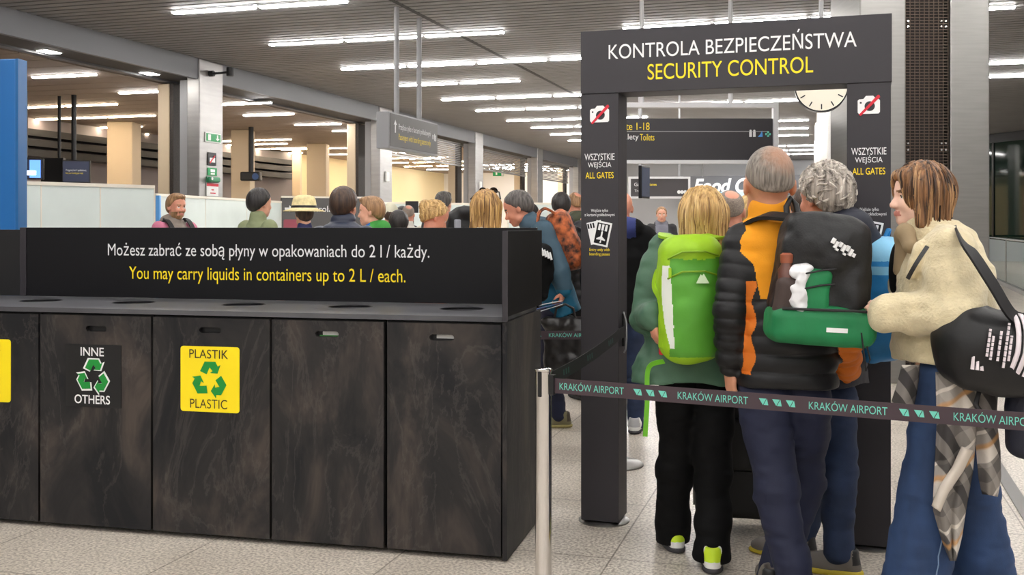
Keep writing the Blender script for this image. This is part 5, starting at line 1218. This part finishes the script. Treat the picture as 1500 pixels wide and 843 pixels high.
for k, (x, n0, n1) in enumerate(((-.095, -.02, .075), (-.082, -.03, .05), (-.058, -.03, .07), (-.036, -.05, .1), (-.022, -.025, .06))):
    z = n0
    while z < n1:
        l_ = random.uniform(.008, .02); mb.box((x-.0035, -.003, z), (x+.0035, .002, min(n1, z+l_))); z += l_+.003
lo = mb.build('print', ST, db); lo.location = (cd+A3((-.06, -.146, -.0))).tolist(); lo.rotation_euler = (0, math.radians(8), 0)
q4 = lambda px, py, d: (Vector(atD(px, py, 3.62+d))-W5.loc)
strap(db, [q4(1512, 470, .0), q4(1484, 463, -.1), q4(1455, 418, -.12), q4(1428, 376, -.1), q4(1410, 353, -.04), q4(1403, 340, .12), q4(1403, 342, .28)], .048, ZIPM, 'shoulder_strap', .004, (.5, -1, .3))
strap(db, [q4(1358, 362, -.0), q4(1346, 380, -.06), q4(1337, 395, -.06), q4(1330, 408, -.03)], .014, ZIPM, 'strap_edge', .004, (-.3, -1, .3))
MB().tube([TD((-.1, -.02, -.13)), TD((-.13, -.06, -.2)), TD((-.1, -.08, -.25)), TD((-.04, -.05, -.22))], .008).build('loose_strap', ZIPM, db)
W6 = Loc(1498, 3.66, 0); gm = at_person('dark_garment', 'dark navy garment hanging below the duffel at the right frame edge', 'garment', W6)
sdf_obj('cloth', [cone(W6(1502, 560), W6(1498, 650), .065, .055, k=.03), cone(W6(1530, 560), W6(1530, 655), .08, .07, k=.03)], .008, NV2, gm, None, wob(.008, 9))
# black suitcase between the legs
W7 = Loc(1078, 5.02, -12); sc = at_person('suitcase', 'black rolling suitcase standing between the green jacket and the navy trousers', 'suitcase', W7)
SUIT = mat('suitcase black', srgb(9, 9, 10), .45, noise=.1, nscale=10)
sdf_obj('suitcase_shell', [rbox((0, 0, .36), (.19, .11, .29), .04, k=.02)], .007, SUIT, sc)
for x in (-.15, .15):
    for y in (-.07, .07): MB().cyl((x-.012, y, .028), (x+.012, y, .028), .028).cyl((x, y, .03), (x, y, .08), .014).build('wheel', BLACK, sc)
MB().tube([(-.1, .09, .6), (-.1, .09, .98), (.1, .09, .98), (.1, .09, .6)], .009).build('pull_handle', STEEL, sc, smooth=True)
MB().tube([(-.192, -.06, .12), (-.196, -.06, .36), (-.192, -.06, .6)], .008).build('edge_trim', STEEL, sc)
MB().box((-.15, -.13, .3), (.15, -.1, .55), .02).build('front_pocket', SUIT, sc)

# loose locks lying over the modelled hair
from mathutils.bvhtree import BVHTree
def locks(body, j, n, mats, step=.011, steps=16, r0=.0042, wander=.0, zmin=-.03, seed=1, out=.0015):
    hr = [o for o in body.children if o.name.startswith('hair')][0]; me = hr.data; rng = random.Random(seed)
    bv = BVHTree.FromPolygons([v.co.copy() for v in me.vertices], [tuple(p.vertices) for p in me.polygons]); hc = Vector(j['head'].tolist()); H_ = hr.data.materials[0]
    zs = [v.co.z for v in me.vertices]; cand = [v.co.copy() for v in me.vertices if v.co.z > hc.z+zmin]
    for m_, share in mats:
        mb = MB()
        for _ in range(int(n*share)):
            p = rng.choice(cand).copy(); pts = []; d0 = Vector((rng.uniform(-1, 1), rng.uniform(-1, 1), rng.uniform(-1, 1)))*wander
            for k in range(steps):
                q, nn, _i, _d = bv.find_nearest(p)
                if q is None: break
                pts.append(q+nn*out); g = Vector((0, 0, -1))*(1-min(1, wander))+d0+(Vector((q.x-hc.x, q.y-hc.y, 0))*4 if q.z > hc.z+.06 and not wander else Vector((0, 0, 0)))
                if wander: d0 = d0+Vector((rng.uniform(-1, 1), rng.uniform(-1, 1), rng.uniform(-1, 1)))*.5
                g = g-nn*g.dot(nn)
                if g.length < .05: break
                p = q+g.normalized()*step
                if nn.z < -.6: break
            if len(pts) > 3: mb.tube(pts, [r0*(.35+.65*math.sin(math.pi*min(1, (i+1)/len(pts))**.8)) for i in range(len(pts))], 6)
        mb.build('hair_locks', m_, hr, smooth=True)
locks(P3, j3, 240, ((HB['blonde'], .5), (hair_mat('pale lock', (196, 160, 104), (238, 208, 150)), .3), (hair_mat('dark lock', (110, 78, 40), (160, 120, 70)), .2)), seed=2)
locks(P4, j4, 260, ((HB['balayage'], .55), (hair_mat('gold lock', (138, 102, 66), (190, 150, 106)), .3), (hair_mat('brown lock', (34, 23, 16), (70, 48, 34)), .15)), seed=3)
locks(P2, j2, 330, ((HB['grey'], .6), (hair_mat('silver lock', (176, 168, 158), (234, 228, 218)), .4)), step=.008, steps=7, r0=.005, wander=.8, zmin=-.09, seed=4, out=.001)
# ================================================================ the crowd behind the bins and through the gate
def top_h(py, D): return HC+(HY-py)/F*D
def crowd(label, px, top, D, rot, skin, hair, style, jk, tr=None, head=(0, 0), h=.011, **kw):
    W = Loc(px, D, rot); H = top_h(top, D)-(.012 if style else 0)
    b, j = person(label, W, H, None, head, kw.pop('hs', 1.0)*H/1.75, skin, hair, style, jk, tr or BLK, kw.pop('shoes', 'black'), h, kw.pop('collar', (.05, .07)), kw.pop('hood', None), **kw); return b, j, W
HD = ((0, -.07, .03), (.115, .075, .07))
PINK = fabric('pink', (206, 120, 146)); STONE = fabric('stone', (148, 136, 126)); OLIVE = fabric('olive shirt', (138, 146, 108)); INDIGO = fabric('indigo', (44, 46, 92)); NPUF = mat('navy puffer', srgb(38, 44, 64), .45, noise=.1, bump=.1, bscale=40)
GRN3 = fabric('grass green', (58, 146, 58)); WHT = fabric('white coat', (216, 212, 202)); ORJ = fabric('bright orange', (238, 118, 52)); DGR = fabric('dark grey', (52, 52, 56)); SLT = fabric('slate teal', (54, 82, 98), .6); TEAL = fabric('deep teal', (6, 100, 132), .6); OLV = fabric('dark olive', (70, 74, 56))
b, j, W = crowd('bearded person in a stone hooded vest with pink sleeves at the white partition', 257, 284, 10.4, -128, 'b', 'light', 'fade', None, None, (0, 0), .009, hood=HD, beard=True, jmats=[STONE, PINK], paint=lambda c, l: (l == 1).astype(int))
for s in (-1, 1): strap(b, [(s*.11, -.1, 1.46), (s*.12, .03, 1.5), (s*.115, .145, 1.36), (s*.12, .15, 1.1)], .05, ZIPM, 'shoulder_strap', .006, (0, 1, .3))
crowd('person with dark hair in an olive collared shirt looking right past the partition', 379, 277, 9.4, -42, 'a', 'black', 'thick', OLIVE, collar=(.055, .075))
b, j, W = crowd('person in a straw sun hat and an indigo jacket before the dark arrow board', 446, 294, 9.6, 25, 'a', 'brown', 'short', INDIGO)
hc = j['head']; STRAW = mat('straw', srgb(226, 208, 156), .8, noise=.12, nscale=40, bump=.3, bscale=120)
MB().lathe([(.19, .028), (.192, .034), (.13, .05), (.116, .065), (.106, .13), (.094, .162), (.05, .178), (.001, .176)], 40, tuple(hc)).build('straw_hat', STRAW, b, smooth='all')
MB().lathe([(.12, .06), (.116, .082), (.11, .084), (.11, .058)], 40, tuple(hc)).build('hat_band', BLACK, b, smooth=True)
b, j, W = crowd('person in a quilted navy puffer jacket with back turned beside the green jacket', 503, 275, 7.2, -12, 'b', 'brown', 'thick', NPUF, None, (-6, 0), .009, quilt=(.07, .012), collar=(.055, .09), hood=((0, -.05, .0), (.13, .08, .06)))
bk = at_person('backpack', 'small navy backpack on the quilted navy puffer jacket', 'backpack', W)
sdf_obj('pack_body', [rbox((-.05, -.2, 1.21), (.14, .08, .2), .07, k=.02)], .01, mat('pack navy', srgb(28, 32, 60), .5), bk); MB().tube([(-.17, -.24, 1.32), (-.12, -.27, 1.39), (-.05, -.27, 1.41), (.02, -.27, 1.39), (.07, -.24, 1.32)], .006).build('piping', mat('piping blue', srgb(96, 110, 150), .5), bk)
crowd('boyish person with light brown hair and a green hooded jacket, profile to the left', 546, 288, 8.6, 78, 'a', 'light', 'fade', None, None, (8, 0), .009, hood=HD, jmats=[GRN3, fabric('royal blue', (40, 110, 200))], paint=lambda c, l: ((l == 2) & (c[:, 1] > .0)).astype(int))
b, j, W = crowd('person in a white knitted beanie far behind the green jacket', 572, 299, 12.0, 10, 'a', 'brown', 'short', WHT)
HMb = np.eye(3, dtype=np.float32); s_ = top_h(299, 12.0)/1.75
sdf_obj('beanie', [ell(j['head']+A3((0, -.012, .04))*s_, A3((.094, .112, .108))*s_, k=.01), plane_cut(j['head']+A3((0, 0, .02)), (0, .25, -1))], .008, mat('knit white', srgb(224, 220, 196), .9, bump=.4, bscale=70), b)
crowd('person with dark hair low in the crowd just behind the boyish person', 584, 309, 9.2, 5, 'b', 'black', 'thick', DGR, quilt=None)
crowd('bald person in a white jacket beside the black monitor', 598, 300, 13.5, 0, 'b', 'buzz', 'buzz', WHT)
crowd('person with black hair left of the bald person, far back', 589, 302, 14.4, -4, 'c', 'black', 'short', DGR)
b, j, W = crowd('person with a blonde bun bending over in a bright orange jacket', 634, 294, 7.6, -72, 'b', 'blonde', 'bun', ORJ, None, (0, -24), .009, strand=.006)
locks(b, j, 110, ((HB['blonde'], 1),), seed=7, steps=8, wander=.5, r0=.005)
b, j, W = crowd('person with cropped dark grey hair in a charcoal jacket behind the orange jacket', 649, 281, 12.0, -25, 'a', 'dgrey', 'fade', DGR, hood=HD)
bk = at_person('backpack', 'black and grey bulky backpack rising between the bun and the blonde', 'backpack', Loc(674, 9.4, 20))
sdf_obj('pack_body', [rbox((0, 0, 1.36), (.13, .11, .24), .08, taper=.1, k=.03), ell((.05, -.05, 1.56), (.12, .1, .06), k=.04)], .01, BKM, bk, None, wob(.015, 12)); MB().box((-.09, -.13, 1.2), (-.03, -.1, 1.5), .01).build('grey_strip', fabric('grey strip', (150, 152, 160)), bk)
b, j, W = crowd('person with dark hair carrying the bulky black backpack, head bowed', 672, 306, 9.75, 20, 'b', 'black', 'short', DGR, None, (0, -25))
b, j, W = crowd('person with shoulder length honey blonde hair and sunglasses on top, white coat', 712, 280, 6.9, -12, 'a', 'honey', 'mid', WHT, None, (0, -8), .008, hood=((0, -.06, -.0), (.13, .08, .06)), strand=.007)
hc, sg = j['head'], b
locks(b, j, 160, ((HB['honey'], .5), (hair_mat('gold strand', (186, 142, 84), (232, 192, 128)), .3), (hair_mat('umber strand', (92, 62, 34), (140, 100, 60)), .2)), seed=6, r0=.005)
for s in (-1, 1): MB().lathe([(.001, -.004), (.026, -.004), (.028, 0), (.026, .004), (.001, .004)], 20).build('sunglass_lens', mat('lens dark', srgb(26, 22, 30), .1), sg, smooth=True).matrix_local = Matrix.Translation((hc+A3((s*.036, .055, .132))).tolist()) @ Matrix.Rotation(math.radians(-50), 4, 'X')
MB().tube([hc+A3((-.1, -.03, .075)), hc+A3((-.075, .045, .122)), hc+A3((0, .06, .14)), hc+A3((.075, .045, .122)), hc+A3((.1, -.03, .075))], .005).build('sunglass_frame', BLACK, sg)
crowd('person in a grey and black cap behind the teal jacket', 776, 298, 11.0, -60, 'c', 'black', 'short', DGR)
crowd('person with black hair and a dark grey hooded jacket right of the teal jacket', 822, 283, 10.4, 4, 'b', 'black', 'thick', DGR, hood=HD)
crowd('person with cropped reddish hair and a dark olive jacket beside the left gate post', 843, 281, 11.4, 20, 'b', 'light', 'buzz', OLV, hood=HD)
crowd('person in a black puffer jacket half hidden by the left gate post', 866, 284, 8.8, 15, 'b', 'black', 'short', PUFF, quilt=(.07, .01))
crowd('person in a white coat behind the left gate post', 868, 296, 9.7, 60, 'a', 'light', 'short', WHT, WHT)
# ---- man in the teal jacket bending forward
W8 = Loc(814, 7.6, 80)
def paintt(c, l): return (((l == 1) & (c[:, 2] < 1.0)) | ((l == 0) & (c[:, 2] < 1.14))).astype(int)
J8 = dict(head=W8(759, 306), neck=W8(782, 334), shL=W8(795, 338, -.17), shR=W8(783, 340, .17), elL=W8(818, 398, -.22), wrL=W8(827, 424, -.22), elR=W8(775, 400, .2), wrR=W8(760, 430, .1), pel=W8(812, 448), hipL=W8(812, 458, -.08), hipR=W8(812, 458, .08), knL=W8(806, 530, -.06), knR=W8(800, 530, .12), anL=W8(818, 602, -.06), anR=W8(790, 590, .3))
P8, j8 = person('person in a two tone teal jacket bending beside the bin end', W8, 1.72, J8, (4, -22), .98, 'b', 'dgrey', 'short', None, NAVY, 'olive', .009, (.06, .08), ((0, -.06, .0), (.12, .08, .06)), 45, paintt, lean=20, jmats=[SLT, TEAL], sleeve=(.085, .08, .066), handdir={'L': (0, .3, -1)}, hand_n={'L': (.2, 1, 0)})
pk = at_person('backpack', 'orange and black patterned backpack on the bending teal jacket person', 'backpack', W8)
CAMO = mat('orange camo', srgb(196, 96, 40), .6, noise=.97, nscale=24, col2=srgb(206, 108, 56)); cp = W8(829, 352, -.02); R8 = rotm(0, -22).astype(np.float32)
sdf_obj('pack_body', [rbox(cp, (.14, .09, .22), .07, M=R8, k=.03)], .01, CAMO, pk, None, wob(.012, 12))
for dx in (-.13, .1): strap(pk, [W8(812, 312, dx), W8(798, 306, dx-.02), W8(789, 316, dx-.04), W8(788, 340, dx-.05)], .06, CAMO, 'shoulder_strap', .008, (-1, 0, .5), wdir=(1, 0, 0))
LEA = mat('black leather', srgb(30, 28, 28), .35, noise=.15, nscale=14, bump=.15, bscale=50)
tb = at_person('tote_bag', 'black leather tote bag hanging from the hand of the teal jacket person', 'bag', W8)
ct = W8(828, 520, -.2); sdf_obj('bag_body', [rbox(ct, (.07, .15, .2), .05, taper=.0, k=.02), cone(W8(803, 474, -.24), W8(848, 476, -.2), .05, .055, k=.04), ell(W8(826, 476, -.25), (.06, .05, .05), k=.03)], .008, LEA, tb, None, wob(.012, 14))
for dx in (-.03, .03): MB().tube([W8(812, 468, -.2+dx), W8(815, 452, -.2+dx), W8(828, 446, -.2+dx), W8(840, 452, -.2+dx), W8(843, 468, -.2+dx)], .009).build('handle', LEA, tb, smooth=True)
pp = at_person('papers', 'folded blue and white papers held by the teal jacket person', 'papers', W8)
for k, m_ in enumerate((WHITE_INK, mat('paper blue', srgb(110, 140, 200), .6), WHITE_INK)):
    a_, b_ = Vector(W8(786-2*k, 458-3*k, -.27).tolist()), Vector(W8(824, 446-k, -.23).tolist()); d_ = (b_-a_); MB().obox((a_+b_)/2+Vector((-.006*k, 0, .008*k)), d_.normalized(), Vector((1, 0, 0)), d_.normalized().cross(Vector((1, 0, 0))), d_.length/2, .045, .0015).build('sheet', m_, pp)
fc = at_person('folded_coat', 'black coat with pale fasteners over the arm behind the bin end', 'coat', W8)
sdf_obj('cloth', [cone(W8(792, 372, -.3), W8(793, 430, -.28), .075, .06, k=.03), cone(W8(800, 370, -.3), W8(802, 400, -.28), .05, .045, k=.03)], .008, BLK, fc, None, wob(.012, 14))
for k in range(4): MB().cyl(W8(793+4*k, 364+2*k, -.375), W8(796+4*k, 375+2*k, -.375), .008).build('fastener', WHITE_INK, fc)
# ---- people inside the gate
crowd('person in a black jacket with blue lined hood beside the left gate post', 910, 281, 7.4, -8, 'b', 'buzz', None, None, JEAN, (18, 0), .009, hood=((.02, -.05, .03), (.15, .1, .08)), shoes='white', jmats=[BLK, fabric('hood blue', (40, 52, 110))], paint=lambda c, l: ((l == 2) & (c[:, 0] > .0) & (c[:, 0] < .105) & (c[:, 2] < 1.53)).astype(int), sleeve=(.09, .075, .055))
b, j, W = crowd('person with light hair facing the camera far off in an open black jacket', 969, 303, 17.0, 176, 'a', 'light', 'short', None, None, (0, 0), .01, hood=HD, jmats=[DGR, fabric('mid grey', (122, 122, 134))], paint=lambda c, l: ((l != 1) & (np.abs(c[:, 0]) < .1)).astype(int))
crowd('person with cropped reddish hair between the blonde bob and the yellow jacket', 1071, 277, 5.7, 6, 'b', 'buzz', 'buzz', DGR, None, (-20, 0), .009)
crowd('person with fair blonde hair deep in the queue left of the yellow collar', 1100, 286, 6.6, 0, 'a', 'blonde', 'bob', OLV, None, (0, 0), .009)
crowd('person with dark curly hair and black boots right of the yellow collar', 1180, 275, 6.2, 8, 'b', 'brown', 'curly', BLK, None, (0, 0), .009)
